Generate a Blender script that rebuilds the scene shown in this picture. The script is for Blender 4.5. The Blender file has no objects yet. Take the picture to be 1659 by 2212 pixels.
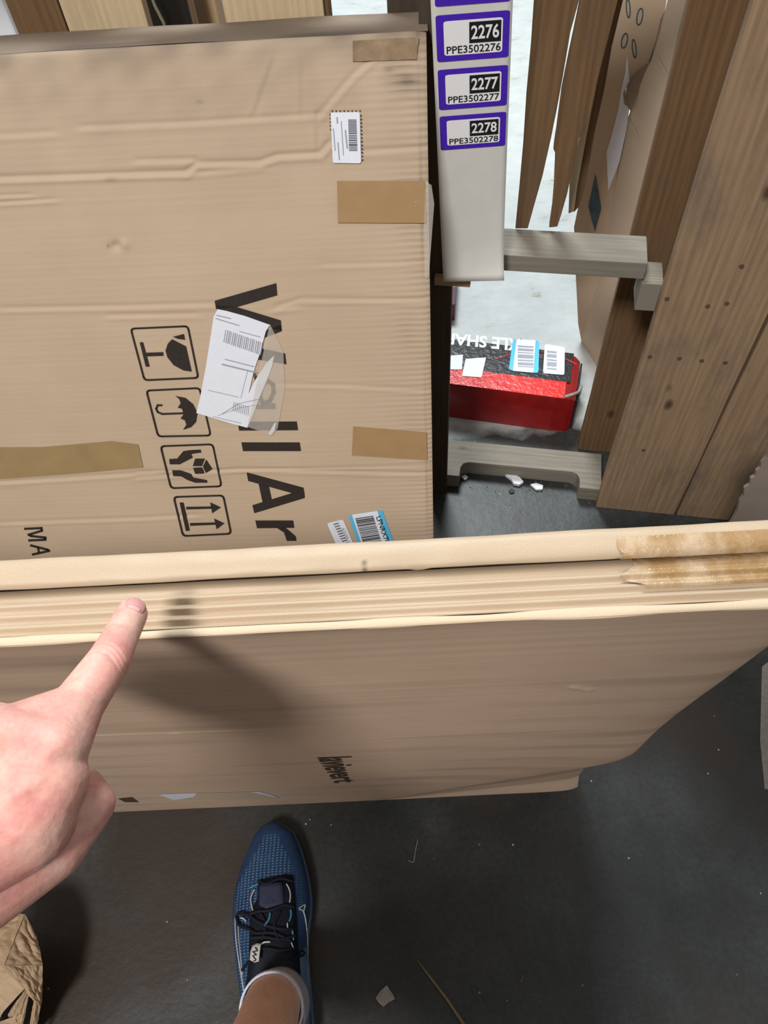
import bpy, bmesh, math, random
import numpy as np
from mathutils import Vector, Matrix, noise as mnoise

random.seed(7); rng = np.random.default_rng(7)
SC = bpy.context.scene
COL = SC.collection

# ------------------------------------------------------------------ camera
TH = math.radians(34.27); PH = math.radians(5.2); FPX = 1661.0; CAMH = 1.3
C = np.array([0, 0, CAMH]); FW = np.array([0, math.sin(TH), -math.cos(TH)])
_R0 = np.array([1.0, 0, 0]); _U0 = np.array([0, math.cos(TH), math.sin(TH)])
RT = math.cos(PH)*_R0 - math.sin(PH)*_U0
UP = math.sin(PH)*_R0 + math.cos(PH)*_U0
cam = bpy.data.objects.new('camera', bpy.data.cameras.new('camera')); COL.objects.link(cam)
m = Matrix(((RT[0], UP[0], -FW[0], C[0]), (RT[1], UP[1], -FW[1], C[1]), (RT[2], UP[2], -FW[2], C[2]), (0, 0, 0, 1)))
cam.matrix_world = m
cam.data.sensor_fit = 'VERTICAL'; cam.data.sensor_height = 24.0
cam.data.lens = 24.0*FPX/2212.0; cam.data.clip_start = 0.02
cam.data.dof.use_dof = False
SC.camera = cam

# ------------------------------------------------------------------ world, lights, exposure
SC.view_settings.view_transform = 'Standard'; SC.view_settings.look = 'None'
SC.view_settings.gamma = 1.0; SC.view_settings.use_curve_mapping = False
SC.view_settings.exposure = 0.0
W = bpy.data.worlds.new('warehouse_air'); SC.world = W; W.use_nodes = True
W.node_tree.nodes['Background'].inputs[0].default_value = (0.95, 0.97, 1.0, 1)
W.node_tree.nodes['Background'].inputs[1].default_value = 0.27
def area(name, loc, aim, size, power, color, size_y=None):
    l = bpy.data.lights.new(name, 'AREA'); l.energy = power; l.color = color; l.size = size
    if size_y: l.shape = 'RECTANGLE'; l.size_y = size_y
    o = bpy.data.objects.new(name, l); COL.objects.link(o); o.location = loc
    o.rotation_euler = (Vector(aim)-Vector(loc)).to_track_quat('-Z', 'Y').to_euler()
    return o
area('high_bay_lamp', (-1.3, -1.9, 4.6), (0.0, 0.4, 0.7), 0.8, 205, (1.0, 0.97, 0.93))
area('high_bay_lamp', (0.1, 3.5, 4.4), (0.7, 2.0, 0.0), 1.3, 250, (0.90, 0.97, 1.0))
area('high_bay_lamp', (1.8, 0.6, 4.4), (0.2, 0.6, 0.3), 1.6, 12, (1.0, 0.97, 0.93))

# ------------------------------------------------------------------ pixel rays onto real planes
def ray(x, y): return FW + (x-829.5)/FPX*RT - (y-1106)/FPX*UP
def atz(x, y, z):
    r = ray(x, y); return C + r*((z-CAMH)/r[2])
def onp(x, y, P, n):
    r = ray(x, y); return C + r*(float(np.dot(P-C, n))/float(np.dot(r, n)))
def att(x, y, t): return C + ray(x, y)*t
def px(p):
    d = np.asarray(p)-C; t = d@FW; return (829.5+FPX*(d@RT)/t, 1106-FPX*(d@UP)/t)
def frame(yaw, lean):
    g = np.array([-math.sin(yaw), math.cos(yaw), 0.0]); h = np.array([math.cos(yaw), math.sin(yaw), 0.0]); z = np.array([0, 0, 1.0])
    return h, g*math.sin(lean)+z*math.cos(lean), -g*math.cos(lean)+z*math.sin(lean)

# ------------------------------------------------------------------ materials
MATS = {}
def new_mat(name):
    mt = bpy.data.materials.new(name); mt.use_nodes = True
    MATS[name] = mt
    return mt, mt.node_tree, mt.node_tree.nodes['Principled BSDF']
def N(nt, t, **kw):
    n = nt.nodes.new(t)
    for k, v in kw.items():
        if hasattr(n, k): setattr(n, k, v)
    return n
def setin(n, **kw):
    for k, v in kw.items(): n.inputs[k.replace('_', ' ')].default_value = v
def coords(nt, kind='UV', scale=(1, 1, 1), rot=(0, 0, 0)):
    t = N(nt, 'ShaderNodeTexCoord'); mp = N(nt, 'ShaderNodeMapping')
    mp.inputs['Scale'].default_value = scale; mp.inputs['Rotation'].default_value = rot
    nt.links.new(t.outputs[kind], mp.inputs['Vector']); return mp.outputs['Vector']
def noise(nt, vec, scale, detail=4, rough=0.6):
    n = N(nt, 'ShaderNodeTexNoise'); n.inputs['Scale'].default_value = scale
    n.inputs['Detail'].default_value = detail; n.inputs['Roughness'].default_value = rough
    nt.links.new(vec, n.inputs['Vector']); return n.outputs['Fac']
def ramp(nt, fac, stops):
    r = N(nt, 'ShaderNodeValToRGB'); e = r.color_ramp.elements
    while len(e) < len(stops): e.new(0.5)
    for i, (p, c) in enumerate(stops):
        e[i].position = p; e[i].color = (c[0], c[1], c[2], 1) if not isinstance(c, (int, float)) else (c, c, c, 1)
    nt.links.new(fac, r.inputs['Fac']); return r.outputs['Color']
def mix(nt, a, b, fac, mode='MIX'):
    x = N(nt, 'ShaderNodeMix', data_type='RGBA', blend_type=mode)
    for s, v in ((6, a), (7, b), (0, fac)):
        if isinstance(v, (int, float)): x.inputs[s].default_value = v if s == 0 else (v, v, v, 1)
        elif isinstance(v, tuple): x.inputs[s].default_value = (*v, 1)
        else: nt.links.new(v, x.inputs[s])
    return x.outputs[2]
def bump(nt, b, h, strength=0.3, dist=0.001):
    n = N(nt, 'ShaderNodeBump'); n.inputs['Strength'].default_value = strength; n.inputs['Distance'].default_value = dist
    nt.links.new(h, n.inputs['Height']); nt.links.new(n.outputs['Normal'], b.inputs['Normal'])
def attr(nt, name):
    a = N(nt, 'ShaderNodeAttribute'); a.attribute_name = name; return a.outputs['Fac']

def cardboard(name, c1, c2, streak=(1.5, 160), dirt=(0.10, 0.08, 0.07), rough=0.75, streak_amt=0.06, spec=0.2):
    mt, nt, b = new_mat(name); L = nt.links
    uv = coords(nt, 'UV')
    big = ramp(nt, noise(nt, uv, 5, 3), [(0.3, c1), (0.7, c2)])
    st = ramp(nt, noise(nt, coords(nt, 'UV', (streak[0], streak[1], 1)), 1.0, 3), [(0.25, 1-streak_amt), (0.75, 1+0.0)])
    col = mix(nt, big, st, 1.0, 'MULTIPLY')
    gr = ramp(nt, noise(nt, uv, 900, 2), [(0.3, 0.90), (0.7, 1.0)])
    col = mix(nt, col, gr, 1.0, 'MULTIPLY')
    col = mix(nt, col, dirt, attr(nt, 'dirt'))
    L.new(col, b.inputs['Base Color']); b.inputs['Roughness'].default_value = rough
    b.inputs['Specular IOR Level'].default_value = spec
    bump(nt, b, noise(nt, coords(nt, 'UV', (streak[0]*4, streak[1]*2, 1)), 1.0, 3), 0.25, 0.0004)
    return mt
cardboard('carton_board', (0.54, 0.415, 0.295), (0.60, 0.465, 0.335))
cardboard('near_board', (0.64, 0.455, 0.325), (0.71, 0.52, 0.375), (0.8, 120), streak_amt=0.16)
cardboard('flap_board', (0.50, 0.38, 0.26), (0.57, 0.44, 0.305), (3, 25), rough=0.5, streak_amt=0.05, spec=0.4)
cardboard('dust_shade_board', (0.33, 0.25, 0.18), (0.27, 0.21, 0.16), (3, 80))
cardboard('liner_edge', (0.66, 0.52, 0.36), (0.72, 0.58, 0.42), (3, 60))
cardboard('kraft_paper', (0.42, 0.29, 0.18), (0.50, 0.36, 0.23), (5, 8), rough=0.6)
cardboard('grey_board', (0.30, 0.24, 0.20), (0.36, 0.29, 0.24), (3, 30))

def wood(name, c1, c2, stain=(0.09, 0.075, 0.06), stain_amt=0.6, rough=0.75):
    mt, nt, b = new_mat(name); L = nt.links
    w = N(nt, 'ShaderNodeTexWave', wave_type='BANDS', bands_direction='X')
    w.inputs['Scale'].default_value = 14; w.inputs['Distortion'].default_value = 9; w.inputs['Detail'].default_value = 3
    w.inputs['Detail Scale'].default_value = 0.8
    L.new(coords(nt, 'UV', (2.0, 0.16, 1)), w.inputs['Vector'])
    fine = noise(nt, coords(nt, 'UV', (170, 6, 1)), 1, 4)
    g = mix(nt, w.outputs['Fac'], fine, 0.86)
    col = ramp(nt, g, [(0.22, c1), (0.75, c2)])
    sm = ramp(nt, noise(nt, coords(nt, 'UV', (7, 2.6, 1)), 1.2, 6, 0.7), [(0.50, 0.0), (0.72, stain_amt)])
    col = mix(nt, col, stain, sm)
    kn = N(nt, 'ShaderNodeTexVoronoi'); kn.inputs['Scale'].default_value = 1.0
    L.new(coords(nt, 'UV', (11, 6, 1)), kn.inputs['Vector'])
    col = mix(nt, col, (0.05, 0.03, 0.02), ramp(nt, kn.outputs['Distance'], [(0.04, 0.85), (0.10, 0.0)]))
    L.new(col, b.inputs['Base Color']); b.inputs['Roughness'].default_value = rough
    b.inputs['Specular IOR Level'].default_value = 0.25
    bump(nt, b, fine, 0.35, 0.0008)
    return mt
wood('plank_wood', (0.22, 0.145, 0.085), (0.38, 0.26, 0.16), stain=(0.11, 0.09, 0.08), stain_amt=0.75)
wood('brown_wood', (0.115, 0.064, 0.030), (0.205, 0.120, 0.060), stain_amt=0.45)
wood('pale_wood', (0.52, 0.40, 0.24), (0.68, 0.54, 0.36), stain=(0.25, 0.18, 0.11), stain_amt=0.4)
wood('grey_wood', (0.17, 0.15, 0.12), (0.27, 0.245, 0.20), stain_amt=0.4)
wood('shaded_wood', (0.045, 0.032, 0.022), (0.075, 0.052, 0.036))  # near black: the shadow on board and post is put into the wood colour

def plain(name, col, rough=0.6, spec=0.3, alpha=None, metallic=0.0, nscale=None, namt=0.15, bumpd=None, coat=0.0):
    mt, nt, b = new_mat(name)
    if nscale:
        f = ramp(nt, noise(nt, coords(nt, 'Object'), nscale, 4), [(0.3, 1-namt), (0.7, 1.0)])
        nt.links.new(mix(nt, tuple(col), f, 1.0, 'MULTIPLY'), b.inputs['Base Color'])
        if bumpd: bump(nt, b, noise(nt, coords(nt, 'Object'), nscale*1.5, 4), 0.6, bumpd)
    else: b.inputs['Base Color'].default_value = (*col, 1)
    b.inputs['Roughness'].default_value = rough; b.inputs['Specular IOR Level'].default_value = spec
    b.inputs['Metallic'].default_value = metallic; b.inputs['Coat Weight'].default_value = coat
    if alpha is not None: b.inputs['Alpha'].default_value = alpha
    return mt
plain('print_black', (0.035, 0.026, 0.022), 0.7, nscale=300, namt=0.3)
plain('print_faded', (0.17, 0.13, 0.10), 0.7, nscale=350, namt=0.6)
plain('print_brown', (0.095, 0.06, 0.04), 0.7, nscale=200, namt=0.4)
plain('ink', (0.012, 0.012, 0.014), 0.5)
plain('ink_grey', (0.33, 0.35, 0.40), 0.6)
plain('ink_mid', (0.13, 0.135, 0.16), 0.6)
plain('paper_white', (0.80, 0.84, 0.93), 0.4, 0.4, nscale=60, namt=0.04)
plain('liner_paper', (0.70, 0.70, 0.66), 0.45, 0.3, nscale=25, namt=0.08)
plain('sticker_white', (0.86, 0.86, 0.88), 0.35)
plain('sticker_purple', (0.075, 0.02, 0.52), 0.4, nscale=400, namt=0.25)
plain('sticker_cyan', (0.10, 0.52, 0.84), 0.4)
plain('packing_tape', (0.40, 0.255, 0.125), 0.33, 0.5, nscale=40, namt=0.10)
plain('packing_tape_olive', (0.36, 0.25, 0.12), 0.4, 0.4, nscale=25, namt=0.15)
plain('dusty_tape', (0.36, 0.25, 0.15), 0.5, 0.3, nscale=60, namt=0.45)
def amber_tape():
    mt, nt, b = new_mat('amber_tape')
    f = noise(nt, coords(nt, 'UV'), 35, 5)
    nt.links.new(ramp(nt, f, [(0.42, (0.37, 0.225, 0.095)), (0.60, (0.54, 0.40, 0.26))]), b.inputs['Base Color'])
    b.inputs['Roughness'].default_value = 0.16; b.inputs['Specular IOR Level'].default_value = 0.6
    bump(nt, b, noise(nt, coords(nt, 'UV'), 90, 5, 0.7), 0.8, 0.002)
amber_tape()
plain('clear_tape', (0.85, 0.80, 0.72), 0.12, 0.6, alpha=0.22, nscale=60, namt=0.1, bumpd=0.001)
plain('carton_red_shaded', (0.33, 0.006, 0.006), 0.35, 0.4, nscale=40, namt=0.3, coat=0.3)  # deeper red than the top, the front's shade put into the colour
plain('carton_red_bright', (0.75, 0.025, 0.02), 0.25, 0.5, nscale=60, namt=0.2, bumpd=0.002, coat=0.5)
plain('carton_black', (0.022, 0.022, 0.026), 0.25, 0.5, nscale=50, namt=0.3, bumpd=0.002, coat=0.5)
plain('plum_board', (0.12, 0.05, 0.08), 0.5)
plain('steel_blue_print', (0.09, 0.15, 0.18), 0.6, nscale=80, namt=0.4)
plain('pale_ink', (0.30, 0.28, 0.26), 0.6)
plain('shoe_sole', (0.10, 0.16, 0.25), 0.6, nscale=60, namt=0.2)
plain('shoe_dark', (0.006, 0.009, 0.020), 0.7, nscale=250, namt=0.4, bumpd=0.0005)
plain('lace_black', (0.006, 0.007, 0.014), 0.7)
plain('tongue_grey', (0.045, 0.055, 0.11), 0.7, nscale=600, namt=0.5, bumpd=0.0006)
plain('trim_pale', (0.50, 0.50, 0.46), 0.5)
plain('trim_teal', (0.05, 0.24, 0.34), 0.5)
plain('sock_white', (0.72, 0.76, 0.88), 0.85, nscale=500, namt=0.25, bumpd=0.0005)
plain('sock_grey', (0.42, 0.42, 0.46), 0.85, nscale=500, namt=0.35)
plain('foam_white', (0.75, 0.78, 0.85), 0.5, nscale=60, namt=0.15)
plain('scrap_grey', (0.33, 0.30, 0.26), 0.7, nscale=120, namt=0.3)
plain('straw', (0.24, 0.17, 0.10), 0.6, nscale=80, namt=0.3)
plain('cord_white', (0.62, 0.64, 0.55), 0.5)
plain('plastic_black', (0.03, 0.03, 0.032), 0.5)
plain('nail_plate', (0.70, 0.34, 0.33), 0.28, 0.5, nscale=150, namt=0.06)
plain('nail_moon', (0.75, 0.44, 0.41), 0.3, 0.4)
plain('debris_brown', (0.10, 0.07, 0.05), 0.8)

def skin(name, c1, c2, c3):
    mt, nt, b = new_mat(name); L = nt.links
    o = coords(nt, 'Object')
    col = ramp(nt, noise(nt, o, 38, 5, 0.65), [(0.32, c1), (0.52, c2), (0.72, c3)])
    fr = ramp(nt, noise(nt, o, 260, 3), [(0.30, 0.88), (0.6, 1.0)])
    L.new(mix(nt, col, fr, 1.0, 'MULTIPLY'), b.inputs['Base Color'])
    b.inputs['Roughness'].default_value = 0.5; b.inputs['Specular IOR Level'].default_value = 0.35
    b.inputs['Subsurface Weight'].default_value = 0.12
    b.inputs['Subsurface Radius'].default_value = (0.01, 0.004, 0.002); b.inputs['Subsurface Scale'].default_value = 0.4
    bump(nt, b, noise(nt, o, 420, 4), 0.35, 0.0006)
skin('hand_skin', (0.74, 0.31, 0.27), (0.79, 0.42, 0.345), (0.80, 0.53, 0.43))
skin('leg_skin', (0.70, 0.40, 0.27), (0.77, 0.46, 0.32), (0.80, 0.50, 0.36))

def knit():
    mt, nt, b = new_mat('knit_blue'); L = nt.links
    uv = coords(nt, 'UV', (1, 1, 1))
    v = N(nt, 'ShaderNodeTexVoronoi'); v.inputs['Scale'].default_value = 1; v.inputs['Randomness'].default_value = 0.12
    L.new(coords(nt, 'UV', (170, 260, 1)), v.inputs['Vector'])
    dots = ramp(nt, v.outputs['Distance'], [(0.16, 1.0), (0.34, 0.0)])
    msk = attr(nt, 'dots')
    mm = N(nt, 'ShaderNodeMath', operation='MULTIPLY'); L.new(dots, mm.inputs[0]); L.new(msk, mm.inputs[1])
    base = ramp(nt, noise(nt, coords(nt, 'UV', (1, 1, 1)), 40, 3), [(0.3, (0.014, 0.038, 0.098)), (0.7, (0.024, 0.056, 0.130))])
    L.new(mix(nt, base, (0.12, 0.24, 0.38), mm.outputs[0]), b.inputs['Base Color'])
    b.inputs['Roughness'].default_value = 0.75; b.inputs['Specular IOR Level'].default_value = 0.25
    bump(nt, b, mm.outputs[0], 0.6, 0.001)
knit()

def floor_mat():
    mt, nt, b = new_mat('sealed_concrete'); L = nt.links
    gp_ = N(nt, 'ShaderNodeNewGeometry')
    def pcoord(sc):
        mp = N(nt, 'ShaderNodeMapping'); mp.inputs['Scale'].default_value = sc; L.new(gp_.outputs['Position'], mp.inputs['Vector']); return mp.outputs['Vector']
    o = pcoord((1, 1, 1))
    base = ramp(nt, noise(nt, o, 2.6, 6, 0.6), [(0.36, (0.014, 0.016, 0.015)), (0.50, (0.034, 0.038, 0.036)), (0.66, (0.078, 0.084, 0.090))])
    sp = ramp(nt, noise(nt, o, 130, 4), [(0.35, 0.7), (0.7, 1.1)])
    col = mix(nt, base, sp, 1.0, 'MULTIPLY')
    rust = ramp(nt, noise(nt, pcoord((1.2, 1.0, 1)), 1.9, 3), [(0.46, 0.0), (0.60, 0.9)])
    col = mix(nt, col, (0.030, 0.020, 0.014), rust)
    v = N(nt, 'ShaderNodeTexVoronoi'); v.inputs['Scale'].default_value = 26; L.new(o, v.inputs['Vector'])
    col = mix(nt, col, (0.40, 0.38, 0.35), ramp(nt, v.outputs['Distance'], [(0.025, 0.7), (0.045, 0.0)]))
    # worn pale aisle paint beyond the pallets; the bright light is in its colour
    s = N(nt, 'ShaderNodeSeparateXYZ'); L.new(gp_.outputs['Position'], s.inputs[0])
    ed = N(nt, 'ShaderNodeMath', operation='MULTIPLY_ADD'); L.new(noise(nt, o, 9, 4), ed.inputs[0]); ed.inputs[1].default_value = 0.10; L.new(s.outputs['Y'], ed.inputs[2])
    pm = ramp(nt, ed.outputs[0], [(0.0, 0.0), (1.0, 1.0)])
    mr = N(nt, 'ShaderNodeMapRange'); mr.inputs['From Min'].default_value = 1.10; mr.inputs['From Max'].default_value = 1.14
    L.new(ed.outputs[0], mr.inputs['Value'])
    scr = ramp(nt, noise(nt, pcoord((10, 17, 1)), 1, 6, 0.7), [(0.31, (0.34, 0.28, 0.20)), (0.40, (0.50, 0.53, 0.52)), (0.7, (0.60, 0.63, 0.63))])
    col = mix(nt, col, scr, mr.outputs['Result'])
    L.new(col, b.inputs['Base Color'])
    b.inputs['Roughness'].default_value = 0.42; b.inputs['Specular IOR Level'].default_value = 0.4
    bump(nt, b, noise(nt, o, 60, 5), 0.3, 0.002)
floor_mat()

# ------------------------------------------------------------------ object helpers
def root(name, label, cat, loc, group=None):
    o = bpy.data.objects.new(name, None); COL.objects.link(o); o.location = tuple(map(float, loc))
    o.empty_display_size = 0.05
    o['label'] = label; o['category'] = cat
    if group: o['group'] = group
    return o
def top_of(o):
    v = Vector((0, 0, 0))
    while o is not None: v += o.location; o = o.parent
    return np.array(v)
def mesh_obj(name, verts, faces, mat, parent=None, uvs=None, smooth=False, mats=None, fmat=None, dirt=None, bevel=None, dots=None, label=None):
    verts = np.asarray(verts, float); org = top_of(parent) if parent is not None else np.zeros(3)
    if parent is None: org = np.array([verts[:, 0].mean(), verts[:, 1].mean(), verts[:, 2].min()])
    me = bpy.data.meshes.new(name); me.from_pydata((verts-org).tolist(), [], [tuple(map(int, f)) for f in faces])
    for mm in (mats or [mat]): me.materials.append(MATS[mm])
    if fmat is not None: me.polygons.foreach_set('material_index', np.asarray(fmat, np.int32))
    if uvs is not None:
        uvs = np.asarray(uvs, float); ul = me.uv_layers.new(name='UVMap')
        li = np.empty(len(me.loops), np.int32); me.loops.foreach_get('vertex_index', li)
        ul.data.foreach_set('uv', uvs[li].ravel())
    for an, dat in (('dirt', dirt), ('dots', dots)):
        if dat is not None:
            a = me.attributes.new(an, 'FLOAT', 'POINT'); a.data.foreach_set('value', np.asarray(dat, np.float32))
    if smooth: me.polygons.foreach_set('use_smooth', [True]*len(me.polygons))
    me.validate(); me.update()
    o = bpy.data.objects.new(name, me); COL.objects.link(o)
    if parent is not None: o.parent = parent
    else: o.location = tuple(org)
    if bevel:
        md = o.modifiers.new('edge', 'BEVEL'); md.width = bevel; md.segments = 2; md.limit_method = 'ANGLE'
    if label: o['label'] = label
    return o
def tag(o, label=None, cat=None, group=None, kind=None):
    if label: o['label'] = label
    if cat: o['category'] = cat
    if group: o['group'] = group
    if kind: o['kind'] = kind
    return o
def slab(name, outline, back, mat, parent, ua=None, ub=None, bevel=None, label=None, smooth=False):
    """closed solid: outline of 3D points, extruded by the vector `back`; UV in metres along ua, ub"""
    P = [np.asarray(p, float) for p in outline]; n = len(P); bk = np.asarray(back, float)
    V = P + [p+bk for p in P]
    nrm = sum((np.cross(P[i]-P[0], P[i+1]-P[0]) for i in range(1, n-1)), np.zeros(3))
    F = [tuple(range(n)), tuple(range(2*n-1, n-1, -1))] + [(i, i+n, (i+1) % n+n, (i+1) % n) for i in range(n)]
    if np.dot(nrm, bk) > 0: F = [tuple(reversed(f)) for f in F]
    ua = np.asarray(ua if ua is not None else (1, 0, 0), float); ub = np.asarray(ub if ub is not None else (0, 1, 0), float)
    bn = bk/np.linalg.norm(bk); off = random.random()*7
    UV = [((p@ua)+(p@bn)+off, (p@ub)+off*0.7) for p in V]
    return mesh_obj(name, V, F, mat, parent, UV, bevel=bevel, label=label, smooth=smooth)
def jag(p, q, n, amp, dirv):
    out = []
    for i in range(n):
        t = i/n; a = 0 if i == 0 else random.uniform(-amp, amp)
        out.append(p+(q-p)*t+dirv*a)
    return out
def flats(name, polys, fn, mat, parent, off=0.0004, label=None):
    """flat print on a surface: pixel polygons laid on the surface by fn(x, y, off)"""
    V = []; F = []
    for pl in polys:
        s = len(V); P = [fn(x, y, off) for x, y in pl]
        nn = sum((np.cross(P[i]-P[0], P[i+1]-P[0]) for i in range(1, len(P)-1)), np.zeros(3))
        if np.dot(nn, C-P[0]) < 0: P.reverse()
        V += P; F.append(tuple(range(s, s+len(P))))
    return mesh_obj(name, V, F, mat, parent, [(v[0], v[2]) for v in V], label=label)
def stroke(pts, w, closed=False):
    out = []; n = len(pts)
    for i in range(n if closed else n-1):
        a = np.array(pts[i], float); b = np.array(pts[(i+1) % n], float); d = b-a; L = np.linalg.norm(d)
        if L < 1e-6: continue
        d /= L; q = np.array([-d[1], d[0]])*w/2; e = d*w*0.35
        out.append([tuple(a-e+q), tuple(b+e+q), tuple(b+e-q), tuple(a-e-q)])
    return out
def rrect(c, r=8, k=4):
    """rounded quad from 4 corner points"""
    out = []; c = [np.array(p, float) for p in c]
    for i in range(4):
        p = c[i]; a = c[i-1]-p; b = c[(i+1) % 4]-p
        a = p+a/np.linalg.norm(a)*r; b = p+b/np.linalg.norm(b)*r
        for j in range(k+1):
            t = j/k; out.append(tuple((1-t)**2*a+2*t*(1-t)*p+t*t*b))
    return out
def text_geo(s, bold=0.0):
    cu = bpy.data.curves.new('lettering', 'FONT'); cu.body = s; cu.size = 1; cu.offset = bold; cu.resolution_u = 3
    cu.fill_mode = 'BOTH'
    o = bpy.data.objects.new('lettering', cu); COL.objects.link(o)
    dg = bpy.context.evaluated_depsgraph_get(); me = o.evaluated_get(dg).to_mesh()
    V = np.array([v.co[:2] for v in me.vertices]); F = [tuple(p.vertices) for p in me.polygons]
    o.evaluated_get(dg).to_mesh_clear(); bpy.data.objects.remove(o); bpy.data.curves.remove(cu)
    return V, F
def text_on(name, s, corners, fn, mat, parent, off=0.0006, bold=0.02, label=None):
    """corners: pixel of bottom-left, bottom-right, top-right, top-left of the printed words"""
    V, F = text_geo(s, bold); mn = V.min(0); mx = V.max(0); T = (V-mn)/(mx-mn)
    c = [np.array(p, float) for p in corners]; P = []
    for u, v in T:
        q = (1-u)*(1-v)*c[0]+u*(1-v)*c[1]+u*v*c[2]+(1-u)*v*c[3]; P.append(fn(q[0], q[1], off))
    P = np.array(P); f = F[0]; nn = np.cross(P[f[1]]-P[f[0]], P[f[2]]-P[f[0]])
    if np.dot(nn, C-P[0]) < 0: F = [tuple(reversed(q)) for q in F]
    return mesh_obj(name, P, F, mat, parent, [(p[0], p[2]) for p in P], label=label)
def tube(name, pts, r, mat, parent, seg=8, smooth=True, closed_ends=True, label=None):
    P = [Vector(p) for p in pts]; n = len(P); V = []; F = []
    rs = r if hasattr(r, '__len__') else [r]*n
    up = Vector((0.13, 0.21, 0.97))
    for i in range(n):
        t = (P[min(i+1, n-1)]-P[max(i-1, 0)]).normalized()
        a = t.cross(up); a = a.normalized() if a.length > 1e-4 else t.orthogonal().normalized(); b = t.cross(a)
        for k in range(seg):
            w = 2*math.pi*k/seg; V.append(P[i]+a*math.cos(w)*rs[i]+b*math.sin(w)*rs[i])
    for i in range(n-1):
        for k in range(seg):
            F.append((i*seg+k, (i+1)*seg+k, (i+1)*seg+(k+1) % seg, i*seg+(k+1) % seg))
    F.append(tuple(range(seg))); F.append(tuple(range(n*seg-1, (n-1)*seg-1, -1)))
    return mesh_obj(name, [tuple(v) for v in V], F, mat, parent, [(v[0]*1, v[1]) for v in V], smooth=smooth, label=label)
def smooth_pts(pts, k=6):
    P = [np.array(p, float) for p in pts]; out = []
    for i in range(len(P)-1):
        p0 = P[max(i-1, 0)]; p1 = P[i]; p2 = P[i+1]; p3 = P[min(i+2, len(P)-1)]
        for j in range(k):
            t = j/k
            out.append(0.5*((2*p1)+(-p0+p2)*t+(2*p0-5*p1+4*p2-p3)*t*t+(-p0+3*p1-3*p2+p3)*t**3))
    out.append(P[-1]); return out
def grid_mesh(name, PT, mat, parent, UV, dirt=None, smooth=True, flip=False, label=None, mats=None, fmat=None):
    ny, nx = PT.shape[:2]; idx = np.arange(ny*nx).reshape(ny, nx)
    F = np.stack([idx[:-1, :-1], idx[:-1, 1:], idx[1:, 1:], idx[1:, :-1]], -1).reshape(-1, 4)
    if flip: F = F[:, ::-1]
    return mesh_obj(name, PT.reshape(-1, 3), F, mat, parent, UV.reshape(-1, 2), smooth=smooth, dirt=None if dirt is None else dirt.ravel(), label=label, mats=mats, fmat=fmat)
def seg_dist(X, Y, a, b):
    """signed cross distance and along mask to segment a-b in local coords"""
    d = np.array(b)-np.array(a); L = np.linalg.norm(d); d = d/L
    rx = X-a[0]; ry = Y-a[1]; al = rx*d[0]+ry*d[1]; cr = -rx*d[1]+ry*d[0]
    over = np.maximum(0, np.maximum(-al, al-L)); return cr, over
def vnoise(X, Y, s, seed=0.0):
    out = np.zeros(X.shape)
    for k in range(5):
        a = rng.uniform(0, 2*math.pi); f = s*(0.6+rng.random()*1.2); p = rng.uniform(0, 6.28)
        out += np.sin((X*math.cos(a)+Y*math.sin(a))*f+p)
    return out/5

# ------------------------------------------------------------------ setting: floor
fl = mesh_obj('floor', [(-5, -3, 0), (5, -3, 0), (5, 8, 0), (-5, 8, 0)], [(0, 1, 2, 3)], 'sealed_concrete', None)
fl['kind'] = 'structure'

# ------------------------------------------------------------------ far pallet standing on its side
PW = -0.235
ph, pu, pn = frame(PW, 0.0); pg = -pn                         # pg points away from the viewer
PO = atz(991, 1052, 0.0)                                      # foot of its lower runner
def pal(x, y, d=0.0): return onp(x, y, PO+pg*d, pn)
def palloc(p): q = np.asarray(p)-PO; return q@ph, q@pg, q[2]
def pw(a, d, z): return PO+ph*a+pg*d+np.array([0, 0, z])
pallet = root('wooden_pallet', 'weathered wooden pallet stood on its side behind the tall carton, broken slats', 'pallet', PO)
def runner(z0, z1, a0, a1, notch, mat, name='runner', D=0.092):
    """stringer lying along ph, its notched edge towards the viewer"""
    out = [(a0, 0.0)]
    for (n0, n1, dd) in notch:
        r = 0.016
        out += [(n0, 0.0), (n0, dd-r), (n0+0.3*r, dd-0.3*r), (n0+r, dd), (n1-r, dd), (n1-0.3*r, dd-0.3*r), (n1, dd-r), (n1, 0.0)]
    out += [(a1, 0.0), (a1, D), (a0, D)]
    return slab(name, [pw(a, d, z1) for a, d in out], (0, 0, z0-z1), mat, pallet, ua=pg, ub=ph, bevel=0.0012)
aL, _, _ = palloc(pal(1003, 992, 0.035)); aR, _, _ = palloc(pal(1262, 1015, 0.035))
aE = palloc(atz(1292, 1075, 0.0))[0]
runner(0.0, 0.038, -0.95, aE, [(-0.62, -0.62+0.24, 0.038), (0.0, 0.0+(aR-aL), 0.038)], 'grey_wood')
zt = pal(1250, 560)[2]
aM = palloc(pal(1398, 575))[0]
runner(zt-0.028, zt, -0.95, aM, [], 'grey_wood', D=0.062)
runner(1.05, 1.088, -0.95, aM, [(-0.62, -0.38, 0.038), (0.0, 0.24, 0.038)], 'grey_wood')
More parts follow.
